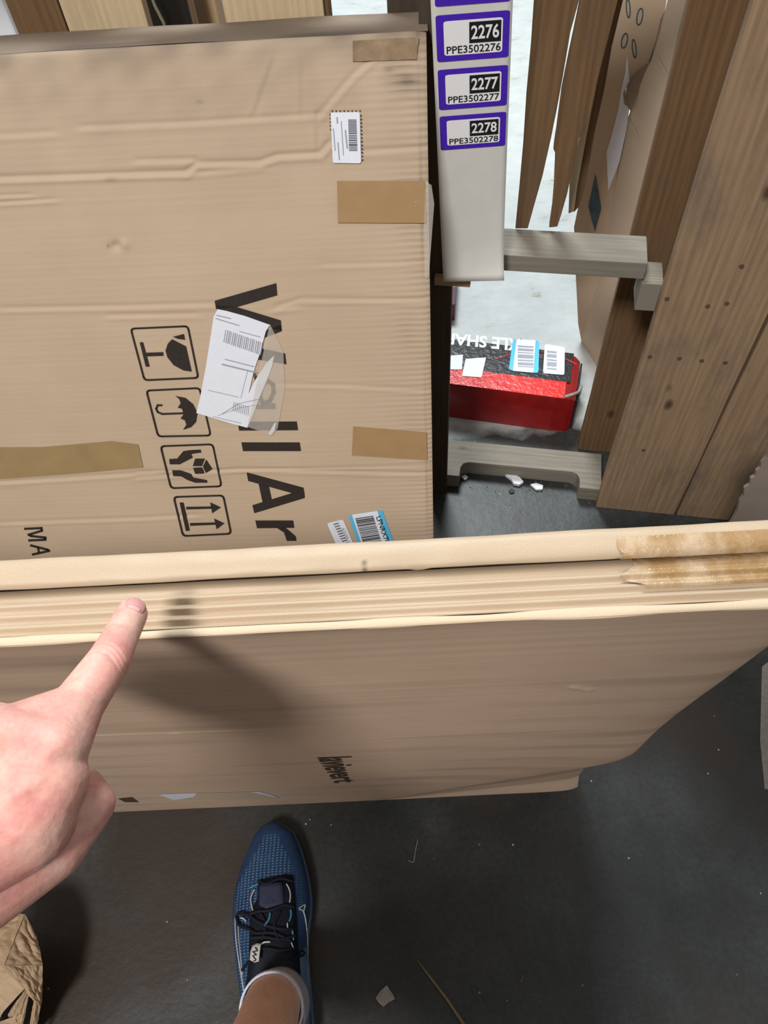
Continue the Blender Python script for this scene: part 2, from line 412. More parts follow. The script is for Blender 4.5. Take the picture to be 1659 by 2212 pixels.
# far deck boards (beyond the runners)
def far_board(x0t, x1t, x0b, x1b, yt, yb, d, mat, th=0.016, zt_=None, zb=None, amp=0.0, n=1, name='deck_board'):
    p0 = pal(x0t, yt, d); p1 = pal(x1t, yt, d); q0 = pal(x0b, yb, d); q1 = pal(x1b, yb, d)
    def ext(a, b, z): t = (z-a[2])/(b[2]-a[2]); return a+(b-a)*t
    if zt_ is not None: p0, p1 = ext(p0, q0, zt_), ext(p1, q1, zt_)
    if zb is not None: q0, q1 = ext(p0, q0, zb), ext(p1, q1, zb)
    out = jag(p0, p1, 1, 0, ph)+jag(p1, q1, n, amp, ph)+[q1]+jag(q0, p0, n, amp, ph) if n > 1 else [p0, p1, q1, q0]
    return slab(name, out, pg*th, mat, pallet, ua=ph, ub=(0, 0, 1), bevel=0.0012)
B0 = 0.093
def vert_board(xl, xr, mat, d=B0, th=0.016, z0=0.0, z1=1.09, yy=30):
    a0 = palloc(pal(xl, yy, d))[0]; a1 = palloc(pal(xr, yy, d))[0]
    return slab('deck_board', [pw(a0, d, z1), pw(a1, d, z1), pw(a1, d, z0), pw(a0, d, z0)], pg*th, mat, pallet, ua=ph, ub=(0, 0, 1), bevel=0.0015)
vert_board(22, 133, 'brown_wood')
vert_board(136, 313, 'pale_wood', d=B0)
vert_board(484, 700, 'pale_wood')
vert_board(704, 712, 'brown_wood', d=B0)
vert_board(836, 931, 'shaded_wood', z1=1.088, yy=20)
a1_ = palloc(pal(973, 720, -0.018))[0]; a0_ = a1_-0.045
slab('post', [pw(a0_, -0.018, 1.088), pw(a1_, -0.018, 1.088), pw(a1_, -0.018, 0), pw(a0_, -0.018, 0)], pg*0.0175, 'shaded_wood', pallet, ua=ph, ub=(0, 0, 1), bevel=0.001)
# broken slats right of the roll of labels: narrow splintered boards resting on the middle runner
def slat(pts, mat, d, th=0.015):
    P = [pal(x, y, d) for x, y in pts]
    P = [np.array([p[0], p[1], 1.05]) if y == -90 else p for p, (x, y) in zip(P, pts)]
    return slab('broken_slat', P, pg*th, mat, pallet, ua=ph, ub=(0, 0, 1), bevel=0.0010)
slat([(1166, -90), (1260, -90), (1251, 0), (1232, 70), (1216, 165), (1203, 235), (1190, 300), (1172, 380), (1155, 440), (1140, 494), (1113, 494), (1122, 400), (1130, 310), (1137, 200), (1147, 90), (1153, 0)], 'brown_wood', 0.0625)
slat([(1262, -90), (1395, -90), (1335, 0), (1307, 110), (1292, 170), (1275, 250), (1262, 285), (1250, 300), (1238, 360), (1225, 420), (1212, 465), (1204, 490), (1186, 492), (1192, 450), (1196, 400), (1199, 330), (1195, 322), (1200, 290), (1212, 200), (1228, 120), (1245, 40), (1253, 0)], 'brown_wood', 0.0630)
slat([(1345, -90), (1370, -90), (1346, 0), (1322, 100), (1304, 202), (1284, 289), (1264, 404), (1250, 448), (1239, 460), (1244, 404), (1266, 289), (1284, 202), (1300, 110), (1322, 0)], 'brown_wood', B0+0.05)
slat([(1288, 190), (1268, 289), (1247, 404), (1240, 457), (1228, 462), (1230, 400), (1240, 340), (1252, 297), (1264, 275)], 'pale_wood', B0+0.045)  # lit edge of the third slat, its light put into pale wood
# stub under the right end of the middle runner
slab('stub_block', [pw(aM-0.001, 0.0, zt-0.035), pw(aM+0.030, 0.0, zt-0.035), pw(aM+0.030, 0.0, zt-0.085), pw(aM-0.001, 0.0, zt-0.085)], pg*0.05, 'grey_wood', pallet, ua=pg, ub=ph, bevel=0.001)
rs0, rs1 = palloc(pal(938, 607, -0.030)), palloc(pal(1016, 607, -0.030))
slab('runner_stub', [pw(rs0[0], -0.030, rs0[2]+0.006), pw(rs1[0], -0.030, rs0[2]+0.004), pw(rs1[0], -0.030, rs0[2]-0.008), pw(rs0[0], -0.030, rs0[2]-0.008)], pg*0.011, 'plank_wood', pallet, ua=pg, ub=ph, bevel=0.001)

# ------------------------------------------------------------------ right pallet with wide planks
p2o = atz(1287, 1096, 0.0)
def p2(x, y, d=0.0): return onp(x, y, p2o+pg*d, pn)
pallet2 = root('wooden_pallet', 'upright wooden pallet with wide stained planks at the far right', 'pallet', p2o)
def p2loc(p): q = np.asarray(p)-p2o; return q@ph, q[2]
def p2w(a, d, z): return p2o+ph*a+pg*d+np.array([0, 0, z])
def plank(a0, a1, d, mat, th=0.018, z0=0.0, z1=1.15, name='plank', wav=0.0015):
    out = jag(p2w(a0, d, z1), p2w(a1, d, z1), 1, 0, ph)+jag(p2w(a1, d, z1), p2w(a1, d, z0), 7, wav, ph)+[p2w(a1, d, z0)]+jag(p2w(a0, d, z0), p2w(a0, d, z1), 7, wav, ph)
    return slab(name, out, pg*th, mat, pallet2, ua=ph, ub=(0, 0, 1), bevel=0.002)
w1 = p2loc(p2(1472, 1078))[0]; w2 = p2loc(p2(1478, 1078))[0]; w3 = p2loc(p2(1588, 1100))[0]
plank(0.0, w1, 0.0, 'plank_wood'); plank(w2, w3, 0.0, 'plank_wood')
plank(w3+0.09, w3+0.25, 0.0, 'plank_wood')
dl = p2loc(onp(1363, 506, p2o+pg*0.145, pn))[0]
plank(dl, dl+0.20, 0.145, 'brown_wood'); plank(dl+0.215, dl+0.33, 0.145, 'brown_wood'); plank(dl+0.36, dl+0.5, 0.145, 'brown_wood')
for z in (0.0, 0.56, 1.11):
    slab('runner', [p2w(0.10, 0.019, z+0.038), p2w(0.62, 0.019, z+0.038), p2w(0.62, 0.019, z), p2w(0.10, 0.019, z)], pg*0.125, 'grey_wood', pallet2, ua=pg, ub=ph, bevel=0.001)
# nail heads on the wide plank
def nailh(x, y):
    p = p2(x, y); V = []; 
    for k in range(8): a = k*math.pi/4; V.append(p+ph*math.cos(a)*0.0035+np.array([0, 0, 1])*math.sin(a)*0.0035)
    slab('nail_head', V, -pn*0.0012+0, 'debris_brown', pallet2).location = tuple(pn*0.0012)
for x, y in [(1441, 645), (1529, 661), (1570, 655), (1468, 774), (1516, 779), (1567, 783), (1404, 770), (1390, 972), (1602, 575)]: nailh(x, y)

# ------------------------------------------------------------------ carton beyond the pallets (with white label and dark diamond)
FB = root('cardboard_carton', 'tall torn brown carton seen between pallet slats and dark board, white label', 'carton', atz(1255, 735, 0.0))
fo = atz(1256, 738, 0.0)
def fpl(yaw, base):
    hh, uu, nn = frame(yaw, 0.0)
    def f(x, y, off=0.0): return onp(x, y, base+nn*off, nn)
    return f, hh, nn
fL, fLh, fLn = fpl(-0.35, fo)         # face towards the viewer
side_dir = np.array([0.20, -1.0, 0]); side_dir /= np.linalg.norm(side_dir)
sn = np.array([-side_dir[1], side_dir[0], 0]); sn = -sn if sn[0] > 0 else sn
def fS(x, y, off=0.0): return onp(x, y, fo+sn*off, sn)
# leaning left panel, buckled outward at its top
pl = [fL(1440, 0), fL(1436, 25), fL(1420, 75), fL(1404, 128), fL(1382, 150), fL(1368, 180), fL(1352, 190), fL(1350, 210), fL(1359, 232), fL(1352, 260), fL(1340, 330), fL(1312, 500), fL(1295, 590), fL(1276, 670), fL(1256, 738),
      fL(1249, 700), fL(1244, 600), fL(1240, 490), fL(1262, 385), fL(1285, 280), fL(1306, 180), fL(1322, 100), fL(1342, -2)]
topL = [fL(1365, -60), fL(1462, -60)]
slab('front_panel', pl+[pl[-1]*0+topL[0], topL[1]], -fLn*0.006, 'carton_board', FB, ua=fLh, ub=(0, 0, 1))
sp = [fS(1462, -60), fS(1500, -60), fS(1482, 0), fS(1440, 180), fS(1400, 350), fS(1363, 506), fS(1340, 600), fS(1281, 835), fS(1256, 738), fS(1295, 590), fS(1312, 500), fS(1340, 330), fS(1354, 260), fS(1392, 160), fS(1408, 128), fS(1424, 75), fS(1442, 0)]
slab('side_panel', sp, -sn*0.006, 'carton_board', FB, ua=side_dir, ub=(0, 0, 1))
slab('panel_inside', [fS(1450, -30), fS(1500, -30), fS(1363, 520), fS(1345, 300), fS(1352, 160)], -sn*0.02-0*sn, 'dust_shade_board', FB, ua=side_dir, ub=(0, 0, 1)).location = tuple(-sn*0.012)
flats('paper_label', [[(1355, 120), (1360, 175), (1346, 200), (1348, 225), (1360, 232), (1353, 280), (1338, 350), (1314, 412), (1310, 330), (1322, 290), (1336, 235), (1343, 190), (1350, 160)]], fL, 'paper_white', FB, 0.001, label='torn white paper label')
flats('printed_diamond', [[(1286, 375), (1299, 450), (1285, 502), (1271, 445)]], fL, 'steel_blue_print', FB, 0.001, label='dark blue grey printed diamond')
ov = []
for cx, cy, rx, ry, tl in [(1357, 18, 4, 20, .1), (1382, 36, 6, 18, -.25), (1349, 88, 6, 16, -.3), (1370, 105, 4, 20, .15)]:
    ring = [(cx+rx*math.cos(a)-tl*ry*math.sin(a)*-1*0.6, cy+ry*math.sin(a)) for a in np.linspace(0, 2*math.pi, 15)[:-1]]
    ov += stroke(ring, 2.6, True)
flats('printed_rings', ov, fL, 'steel_blue_print', FB, 0.001, label='four dark printed oval rings')
slab('torn_liner', [fL(1380, 150, 0.002), fL(1402, 133, 0.002), fL(1392, 160, 0.004), fL(1375, 205, 0.006), fL(1364, 240, 0.006), fL(1358, 232, 0.003), fL(1350, 212, 0.003), fL(1353, 190, 0.003), fL(1366, 165, 0.003)], fLn*0.003, 'dust_shade_board', FB, label='dark torn patch of cardboard')
flats('fold_line', stroke([(1423, 128), (1440, 160)], 2.5), fS, 'liner_edge', FB, 0.001)
flats('fold_line', stroke([(1358, 256), (1380, 300)], 2), fS, 'liner_edge', FB, 0.001)

# paper and wrapped goods seen in the gaps over the tall carton
gd = B0+0.11
def backdrop_box(name, label, cat, x0, x1, mat, d, z1, th=0.15, z0=0.0):
    a0 = palloc(pal(x0, 30, d))[0]; a1 = palloc(pal(x1, 30, d))[0]
    r = root(name, label, cat, pw((a0+a1)/2, d, z0))
    slab('box_body', [pw(a0, d, z1), pw(a1, d, z1), pw(a1, d, z0), pw(a0, d, z0)], pg*th, mat, r, ua=ph, ub=(0, 0, 1), bevel=0.004)
    return r
r_ = backdrop_box('dark_filler', 'added black box that keeps the pallet gap dark behind the white cord', 'filler', 318, 409, 'plastic_black', gd, 1.04)  # added box, stands in for the shade seen through the gap
tube('filler_rim', [pw(palloc(pal(x, 30, gd))[0], gd-0.003, 1.03) for x in (320, 360, 407)], 0.004, 'plastic_black', r_)
cd = tube('white_cord', smooth_pts([pal(318, -70, gd-0.01), pal(326, -20, gd-0.01), pal(333, 8, gd-0.01), pal(346, 34, gd-0.01), pal(356, 60, gd-0.01), pal(352, 110, gd-0.01)], 6), 0.0022, 'cord_white', None)
tag(cd, 'thin white cord hanging over the added dark box behind the pallet', 'cord')
r_ = backdrop_box('cardboard_carton', 'small crinkled pale carton between two pallet boards behind the tall carton', 'carton', 428, 470, 'kraft_paper', B0+0.04, 0.9, 0.08)
slab('side_edge', [pw(palloc(pal(412, 30, B0))[0], B0, 0.9), pw(palloc(pal(425, 30, B0))[0], B0, 0.9), pw(palloc(pal(425, 30, B0))[0], B0, 0), pw(palloc(pal(412, 30, B0))[0], B0, 0)], pg*0.03, 'brown_wood', r_, ua=ph, ub=(0, 0, 1))
r_ = backdrop_box('paper_bundle', 'bluish white wrapped bundle at the top left behind the pallet', 'bundle', -190, 17, 'paper_white', gd, 0.95, 0.15)
tube('bundle_band', [pw(palloc(pal(x, 30, gd))[0], gd-0.002, 0.70) for x in (-180, -80, 10)], 0.003, 'cord_white', r_)

# ------------------------------------------------------------------ red and black carton on the pale floor
RW = -0.30
rh, ru, rn = frame(RW, 0.0); rg = -rn
ro = onp(1216, 935, atz(1205, 932, 0.0), np.array([0, 0, 1.0]))   # front right foot
red = root('parts_carton', 'glossy red and black parts carton lying on the pale floor behind the pallet', 'carton', ro)
RH, RD, RL = 0.105, 0.135, 0.62
def rw(a, d, z): return ro+rh*a+rg*d+np.array([0, 0, z])
# body with a crushed right end
Vb = []; Fb = []
for a, dz, dd in [(-RL, 0, 0), (-0.03, 0, 0), (0.0, -0.004, 0.004), (0.012, -0.012, 0.010)]:
    Vb += [rw(a, dd, 0), rw(a, dd, RH+dz), rw(a, RD-dd, RH+dz), rw(a, RD-dd, 0)]
for s in range(3):
    o_ = s*4
    for k in range(4): Fb.append((o_+k, o_+(k+1) % 4, o_+4+(k+1) % 4, o_+4+k))
Fb += [(3, 2, 1, 0), (12, 13, 14, 15)]
mesh_obj('carton_body', Vb, Fb, 'carton_red_shaded', red, bevel=0.002)
def rT(x, y, off=0.0): return atz(x, y, RH+off)
def rtop(a0, a1, d0, d1, z=RH): return [rw(a0, d0, z), rw(a1, d0, z), rw(a1, d1, z), rw(a0, d1, z)]
slab('black_top_panel', rtop(-RL+0.002, -0.004, 0.048, RD-0.001, RH+0.0006), (0, 0, -0.0005), 'carton_black', red, label='glossy black printed panel')
slab('red_top_panel', rtop(-RL+0.002, -0.012, 0.001, 0.048, RH+0.0007), (0, 0, -0.0005), 'carton_red_bright', red, label='bright red printed panel')
slab('end_flap', [rw(0.013, 0.012, 0.0), rw(0.013, 0.012, RH-0.015), rw(0.013, RD-0.012, RH-0.015), rw(0.013, RD-0.012, 0.0)], rh*0.004, 'carton_black', red, label='black end flap')
tube('torn_edge', smooth_pts([rw(-0.012, 0.004, RH+0.002), rw(0.004, 0.012, RH+0.004), rw(0.016, 0.035, RH-0.010), rw(0.020, 0.06, RH-0.02), rw(0.014, 0.02, RH-0.05)], 4), 0.0035, 'scrap_grey', red, label='frayed grey torn corner')
def rtext(corners): return corners
text_on('printed_words', 'AXLE SHAFT', [(1152, 734), (945, 717), (942, 741), (1150, 762)], rT, 'sticker_white', red, 0.0012, 0.03, label='white upside-down words')
s1 = rrect([(1108, 733), (1165, 736), (1163, 806), (1099, 799)], 6)
flats('barcode_sticker', [s1], rT, 'sticker_cyan', red, 0.0018, label='cyan edged barcode sticker')
flats('sticker_face', [[(1116, 733), (1157, 735), (1152, 805), (1108, 801)]], rT, 'paper_white', red, 0.0022)
flats('barcode', [[(1119, y), (1153, y+2), (1152, y+2+h), (1118, y+h)] for y, h in [(746, 3), (752, 5), (760, 2), (765, 8), (776, 3), (782, 6), (790, 2)]], rT, 'ink_grey', red, 0.0026)
flats('barcode_sticker', [rrect([(1177, 743), (1220, 750), (1219, 810), (1173, 806)], 5)], rT, 'paper_white', red, 0.0018, label='white barcode sticker')
flats('barcode', [[(1182, y), (1203, y+2), (1202, y+2+h), (1181, y+h)] for y, h in [(757, 4), (764, 7), (775, 3), (781, 9), (794, 3)]], rT, 'ink_grey', red, 0.0024)
flats('price_sticker', [[(972, 768), (1000, 766), (998, 798), (972, 798)]], rT, 'paper_white', red, 0.0018, label='small white sticker')
flats('glossy_sticker', [[(1006, 775), (1050, 772), (1040, 815), (998, 812)]], rT, 'sticker_white', red, 0.0018, label='bright white sticker')
flats('red_line', stroke([(1070, 775), (1100, 765)], 1.6)+stroke([(1165, 766), (1176, 768)], 1.6)+stroke([(1222, 775), (1245, 786)], 2), rT, 'carton_red_bright', red, 0.0014)

# small plum printed carton hidden behind the dark board
pb = root('plum_carton', 'small dark plum printed carton edge beside the dark pallet board', 'carton', atz(960, 690, 0.0))
pb0 = atz(982, 692, 0.0); pb1 = atz(988, 612, 0.0)
slab('carton_body', [pb0+(0, 0, 0.05), pb1+(0, 0, 0.05), pb1+(-0.15, 0, 0.05), pb0+(-0.15, 0, 0.05)], (0, 0, -0.05), 'plum_board', pb, bevel=0.001)
slab('label_band', [pb0*0.55+pb1*0.45+(0.0005, 0, 0.0508), pb0*0.5+pb1*0.5+(0.0005, 0, 0.0508), pb0*0.5+pb1*0.5+(-0.15, 0, 0.0508), pb0*0.55+pb1*0.45+(-0.15, 0, 0.0508)], (0, 0, -0.0006), 'pale_ink', pb)

# ------------------------------------------------------------------ torn grey-brown carton at the lower right behind the near box
gp = onp(1600, 1100, np.array([0, 0.68, 0]), np.array([0, 1.0, 0]))
gc = root('cardboard_carton', 'grey brown carton with ragged torn edge at the far right', 'carton', (gp[0]+0.1, gp[1], 0))
def gq(x, y): return onp(x, y, np.array([0, 0.64, 0]), np.array([0, 1.0, 0]))
ge = [(1662, 975), (1656, 988), (1645, 1000), (1642, 1012), (1634, 1018), (1631, 1030), (1622, 1034), (1619, 1048), (1608, 1055), (1606, 1072), (1598, 1082), (1592, 1105)]
e1 = [gq(*p) for p in ge]; last = e1[-1].copy(); last[2] = 0.0
far_r = gq(1900, 930); fr2 = far_r.copy(); fr2[2] = 0.0
slab('torn_panel', [far_r]+e1+[last, fr2], (0, 0.005, 0), 'grey_board', gc, ua=(1, 0, 0), ub=(0, 0, 1))
slab('box_body', [last+(0.03, 0, 0.0), fr2, fr2+(0, 0, 0.12), last+(0.03, 0, 0.12)], (0, -0.04, 0), 'grey_board', gc, ua=(1, 0, 0), ub=(0, 0, 1))

# ------------------------------------------------------------------ tall carton with the big lettering (leaning back)
ah, au, an = frame(-0.075, math.radians(21.5))
AP = C-an*0.98
def onA(x, y, off=0.0): return onp(x, y, AP+an*off, an)
ATR = onA(921, 66)                                   # top right corner
AH = ATR[2]/au[2]
ABR = ATR-au*AH
bigbox = root('cardboard_carton', 'tall tan carton with black lettering and handling symbols leaning on the pallet', 'carton', ABR)
def aw(a, b, o=0.0): return ABR+ah*a+au*b+an*o
def aloc(p): q = np.asarray(p)-ABR; return float(q@ah), float(q@au)
AWD, ATH = 1.05, 0.154
xs = np.concatenate([np.linspace(-AWD, -0.56, 40, endpoint=False), np.linspace(-0.56, 0, 300)])
ys = np.concatenate([np.linspace(0, 0.26, 30, endpoint=False), np.linspace(0.26, AH, 420)])
X, Y = np.meshgrid(xs, ys); Z = np.zeros_like(X); DT = np.zeros_like(X)
def crease(pts, amp=0.0013, w=0.0030):
    global Z
    L = [aloc(onA(*p)) for p in pts]
    best = np.full(X.shape, 9.0); cr_ = np.zeros_like(X)
    for i in range(len(L)-1):
        cr, ov_ = seg_dist(X, Y, L[i], L[i+1]); dd = np.hypot(cr, ov_); k = dd < best
        best = np.where(k, dd, best); cr_ = np.where(k, cr, cr_)
    fall = np.exp(-np.maximum(0, best-np.abs(cr_))/0.006)
    amp = amp*0.8; Z += (-amp*np.exp(-(cr_/w)**2)+0.75*amp*np.exp(-((cr_+2.0*w)/w)**2))*fall
crease([(180, 272), (420, 262), (690, 245)], 0.0011); crease([(0, 290), (110, 284)], 0.001)
crease([(0, 383), (230, 375), (400, 370), (425, 352), (560, 348), (600, 335), (690, 330), (708, 310)], 0.0022)
crease([(300, 345), (420, 343)], 0.0012); crease([(405, 372), (560, 357)], 0.001)
crease([(0, 437), (110, 430)], 0.0012, 0.002); crease([(0, 422), (60, 420)], 0.0012, 0.002)
crease([(690, 245), (740, 185), (762, 160), (790, 135)], 0.0012); crease([(590, 140), (572, 190), (555, 240)], 0.0007); crease([(655, 150), (655, 240)], 0.0006)
crease([(688, 255), (688, 320)], 0.0008)
crease([(0, 665), (240, 661), (455, 655)], 0.0012); crease([(600, 660), (650, 645), (920, 647)], 0.0012); crease([(240, 680), (420, 678)], 0.001); crease([(600, 665), (640, 660)], 0.001)
crease([(590, 828), (750, 832), (930, 842)], 0.0008); crease([(300, 1030), (520, 1012), (930, 1022)], 0.0011); crease([(300, 1018), (930, 1006)], 0.0008, 0.002)
crease([(0, 1128), (300, 1118), (420, 1112)], 0.001); crease([(0, 1040), (330, 1020)], 0.0012); crease([(700, 570), (930, 566)], 0.0006)
crease([(790, 325), (925, 318)], 0.0012); crease([(30, 1130), (22, 1060), (30, 1040)], 0.0008); crease([(100, 1040), (115, 1190)], 0.0009)
lx, ly = aloc(onA(250, 532)); dr = np.hypot((X-lx)*0.7+(Y-ly)*0.25, (Y-ly)-0.4*(X-lx))
Z += -0.003*np.exp(-(dr/0.006)**2)+0.002*np.exp(-(((X-lx-0.012)**2+(Y-ly-0.002)**2)/0.006**2))
lx, ly = aloc(onA(900, 440)); rr = np.hypot(X-lx, Y-ly)
Z += 0.0025*np.sin(rr*520)*np.exp(-(rr/0.012)**2)
edge = np.exp(X/0.035)
Z += 0.00045*np.sin(Y*2*math.pi/0.0078)*edge*(X > -0.2)+0.00003*np.sin(Y*2*math.pi/0.0078)
Z += 0.0007*vnoise(X, Y, 9)+0.0004*vnoise(X, Y, 30)
Z += -0.004*np.exp(X/0.006)-0.004*np.exp((Y-AH)/0.005)
# grime: scuffed top edge, rubbed ribs near the right edge, handling smudges
DT += 0.55*np.exp((Y-AH)/0.012)*(0.5+0.5*vnoise(X, Y, 60))+0.25*np.exp((Y-AH)/0.06)*np.clip(0.4+vnoise(X*2, Y*4, 40), 0, 1)
rib = np.clip(np.sin(Y*2*math.pi/0.0078), 0, 1)**2
DT += 0.55*rib*np.exp(-((X+0.022)/0.020)**2)*np.clip(0.25+1.3*vnoise(X, Y, 45), 0, 1)*(Y > 0.45)
DT += 0.35*np.exp(-((X+0.009)/0.002)**2)*np.clip(vnoise(X, Y*0.5, 40)+0.4, 0, 1)
def smudge(x, y, r, a, sx=1.0):
    global DT
    lx, ly = aloc(onA(x, y)); DT += a*np.exp(-(((X-lx)/(r*sx))**2+((Y-ly)/r)**2))*(0.7+0.3*vnoise(X, Y, 150))
smudge(875, 175, 0.006, 0.6, 3); smudge(840, 150, 0.003, 0.5, 2); smudge(431, 220, 0.002, 0.4, 2); smudge(240, 388, 0.003, 0.4, 3); smudge(905, 70, 0.012, 0.6); smudge(233, 532, 0.0022, 0.8, 0.6)
smudge(120, 150, 0.05, 0.10, 2); smudge(470, 170, 0.04, 0.08, 3); smudge(905, 445, 0.004, 0.6)
DT = np.clip(DT, 0, 0.85)
PT = ABR+X[..., None]*ah+Y[..., None]*au+Z[..., None]*an
grid_mesh('front_panel', PT, 'carton_board', bigbox, np.stack([X, Y], -1), DT)
# body: sides, top and back with rounded shoulder
s0 = -0.0045
V = [aw(-AWD, 0, s0), aw(0, 0, s0), aw(0, AH, s0), aw(-AWD, AH, s0), aw(-AWD, 0, -ATH), aw(0.004, 0, -ATH), aw(0.004, AH+0.013, -ATH), aw(-AWD, AH+0.013, -ATH)]
mesh_obj('carton_body', V, [(4, 7, 6, 5), (1, 5, 6, 2), (0, 3, 7, 4), (0, 4, 5, 1)], 'carton_board', bigbox, [(0, 0), (1, 0), (1, 1), (0, 1)]*2)
tx = np.linspace(-AWD, 0.002, 200); tv = np.linspace(0, 1, 12); TX, TV = np.meshgrid(tx, tv)
TH_ = 0.0015*vnoise(TX, TV*0.1, 30)+0.0012*np.sin(TV*6)*vnoise(TX, TV, 20)
PT = ABR+TX[..., None]*ah+(AH+TH_+0.014*np.sin(TV*math.pi*0.55))[..., None]*au+(s0+0.001-TV*(ATH+s0))[..., None]*an
tdirt = np.clip(0.25+0.5*vnoise(TX, TV*0.12, 60)+0.7*(TV < 0.1)*np.clip(vnoise(TX, TV*0, 25)+0.2, 0, 1), 0, 0.8)
grid_mesh('top_panel', PT, 'dust_shade_board', bigbox, np.stack([TX, TV*ATH], -1), tdirt, label='dusty grey brown top face')
# tape
def apatch(name, pts, mat, label=None, off=0.0012, th=0.0003):
    return slab(name, [onA(x, y, off) for x, y in pts], -an*th, mat, bigbox, ua=ah, ub=au, label=label)
apatch('tape_strip', [(728, 391), (918, 391), (920, 482), (730, 481)], 'packing_tape', 'brown tape strip', 0.0016)
apatch('tape_strip', [(763, 921), (922, 934), (923, 994), (760, 984)], 'packing_tape', 'brown tape strip')
apatch('tape_strip', [(762, 88), (905, 80), (900, 128), (762, 133)], 'dusty_tape', 'dusty tape patch', 0.0014)
apatch('tape_strip', [(-200, 972), (0, 966), (90, 966), (240, 953), (298, 960), (309, 1010), (150, 1024), (0, 1035), (-200, 1046)], 'packing_tape_olive', 'long olive brown tape strip')
# clear film over the right edge
slab('film_wrap', [onA(919, 392, 0.002), onA(932, 400, 0.003), onA(938, 440, 0.005), onA(932, 520, 0.003), onA(926, 600, 0.002), onA(918, 600, 0.0015), onA(916, 480, 0.003)], -an*0.0004, 'clear_tape', bigbox, label='crinkled clear film on the edge')

# stickers on the tall carton
def sticker(name, corners, mat, label, off, r=5): return apatch(name, rrect(corners, r), mat, label, off, 0.0003)
bx = np.array([714, 242]); 
sticker('barcode_sticker', [(714, 243), (777, 242), (780, 353), (719, 352)], 'paper_white', 'white barcode sticker with pinked backing', 0.0017)
tk = []
for i in range(8): tk.append([(716+i*8.6, 238), (719+i*8.6, 238), (719+i*8.6, 241), (716+i*8.6, 241)])
for i in range(13): tk.append([(778.3+i*0.25, 248+i*8), (781.5+i*0.25, 248+i*8), (781.5+i*0.25, 251.5+i*8), (778.3+i*0.25, 251.5+i*8)])
for i in range(5): tk.append([(711.5+i*0.3, 246+i*8), (714+i*0.3, 246+i*8), (714+i*0.3, 249+i*8), (711.5+i*0.3, 249+i*8)])
flats('pinked_edge', tk, onA, 'print_brown', bigbox, 0.0012)
bars = []; y = 258.0
for w_, g_, t_ in [(1.5, 1, 0)]*5+[(2, 1.2, 0)]*5+[(3, 2, 1), (2, 1.5, 0), (2, 1.5, 0), (2, 1.5, 0), (3, 2, 0), (2, 1.5, 0), (5, 1.5, 1), (2, 1.5, 0), (2, 1.5, 0), (2, 1.5, 0)]:
    if y > 336: break
    bars.append([(752+(y-258)*0.03, y), (770+(y-258)*0.03, y), (770+(y-258)*0.03, y+w_), (752+(y-258)*0.03, y+w_)]); y += w_+g_
flats('barcode', bars, onA, 'ink_mid', bigbox, 0.0021)
fine = stroke([(746, 282), (750, 320)], 3)+stroke([(737, 262), (742, 335)], 1.8)+stroke([(728, 254), (729, 266)], 3)+stroke([(720, 278), (724, 325)], 2)+stroke([(730, 308), (733, 345)], 2.4)
flats('fine_print', fine, onA, 'ink_grey', bigbox, 0.0021)
# lower barcode stickers (partly hidden by the near carton)
sticker('barcode_sticker', [(753, 1113), (825, 1102), (855, 1185), (782, 1200)], 'sticker_cyan', 'cyan edged barcode sticker', 0.0017)
apatch('sticker_face', [(760, 1112), (815, 1104), (843, 1188), (789, 1198)], 'paper_white', None, 0.0021)
ax, ay = np.array([767, 1120.]), np.array([806, 1114.]); st = np.array([25, 78.])
bars = []; t = 0.0
for i in range(26):
    w_ = random.choice([0.012, 0.02, 0.03]); a = ax+(ay-ax)*0; 
    bars.append([tuple(ax+st*t), tuple(ay+st*t), tuple(ay+st*(t+w_)), tuple(ax+st*(t+w_))]); t += w_+random.choice([0.012, 0.02])
    if t > 0.95: break
flats('barcode', bars, onA, 'ink', bigbox, 0.0025)
text_on('printed_code', 'LPNRX78362', [(812, 1118), (840, 1196), (850, 1192), (822, 1114)][0:4], onA, 'ink', bigbox, 0.0025, 0.01)
sticker('barcode_sticker', [(706, 1131), (741, 1122), (768, 1185), (735, 1196)], 'paper_white', 'small white barcode sticker by the cyan one', 0.0017)
bars = []
for k in range(9):
    q = np.array([720, 1132.])+np.array([2.6, 5.2])*k; bars.append([tuple(q), tuple(q+(11, -3)), tuple(q+(11.9, -0.6)), tuple(q+(0.9, 2.4))])
flats('barcode', bars, onA, 'ink_mid', bigbox, 0.0021)
text_on('printed_code', '6X00-18', [(738, 1142), (754, 1180), (760, 1177), (744, 1140)], onA, 'ink_grey', bigbox, 0.0021, 0.01)

# black lettering on the tall carton, traced on its face
def cz(pts): return [(240+x*0.4219, 580+y*0.4219) for x, y in pts]
ink = [cz(p) for p in [
    [(845, 75), (850, 137), (640, 197), (537, 208), (530, 165)],
    [(537, 190), (640, 196), (868, 265), (873, 320), (620, 252), (560, 225)],
    [(868, 290), (873, 320), (600, 425), (585, 392)],
    [(590, 380), (770, 410), (890, 435), (897, 490), (740, 465), (600, 425)],
    [(648, 785), (950, 783), (957, 828), (655, 830)],
    [(667, 890), (965, 890), (972, 935), (675, 935)],
    [(693, 1043), (985, 1122), (990, 1150), (925, 1150), (702, 1088)],
    [(723, 1212), (925, 1150), (990, 1150), (992, 1175), (733, 1253)],
    [(755, 1102), (808, 1116), (822, 1181), (775, 1196)],
    [(738, 1290), (932, 1290), (937, 1328), (747, 1330)],
    [(845, 1326), (890, 1326), (915, 1345), (945, 1372), (948, 1395), (900, 1395), (885, 1352)],
]]
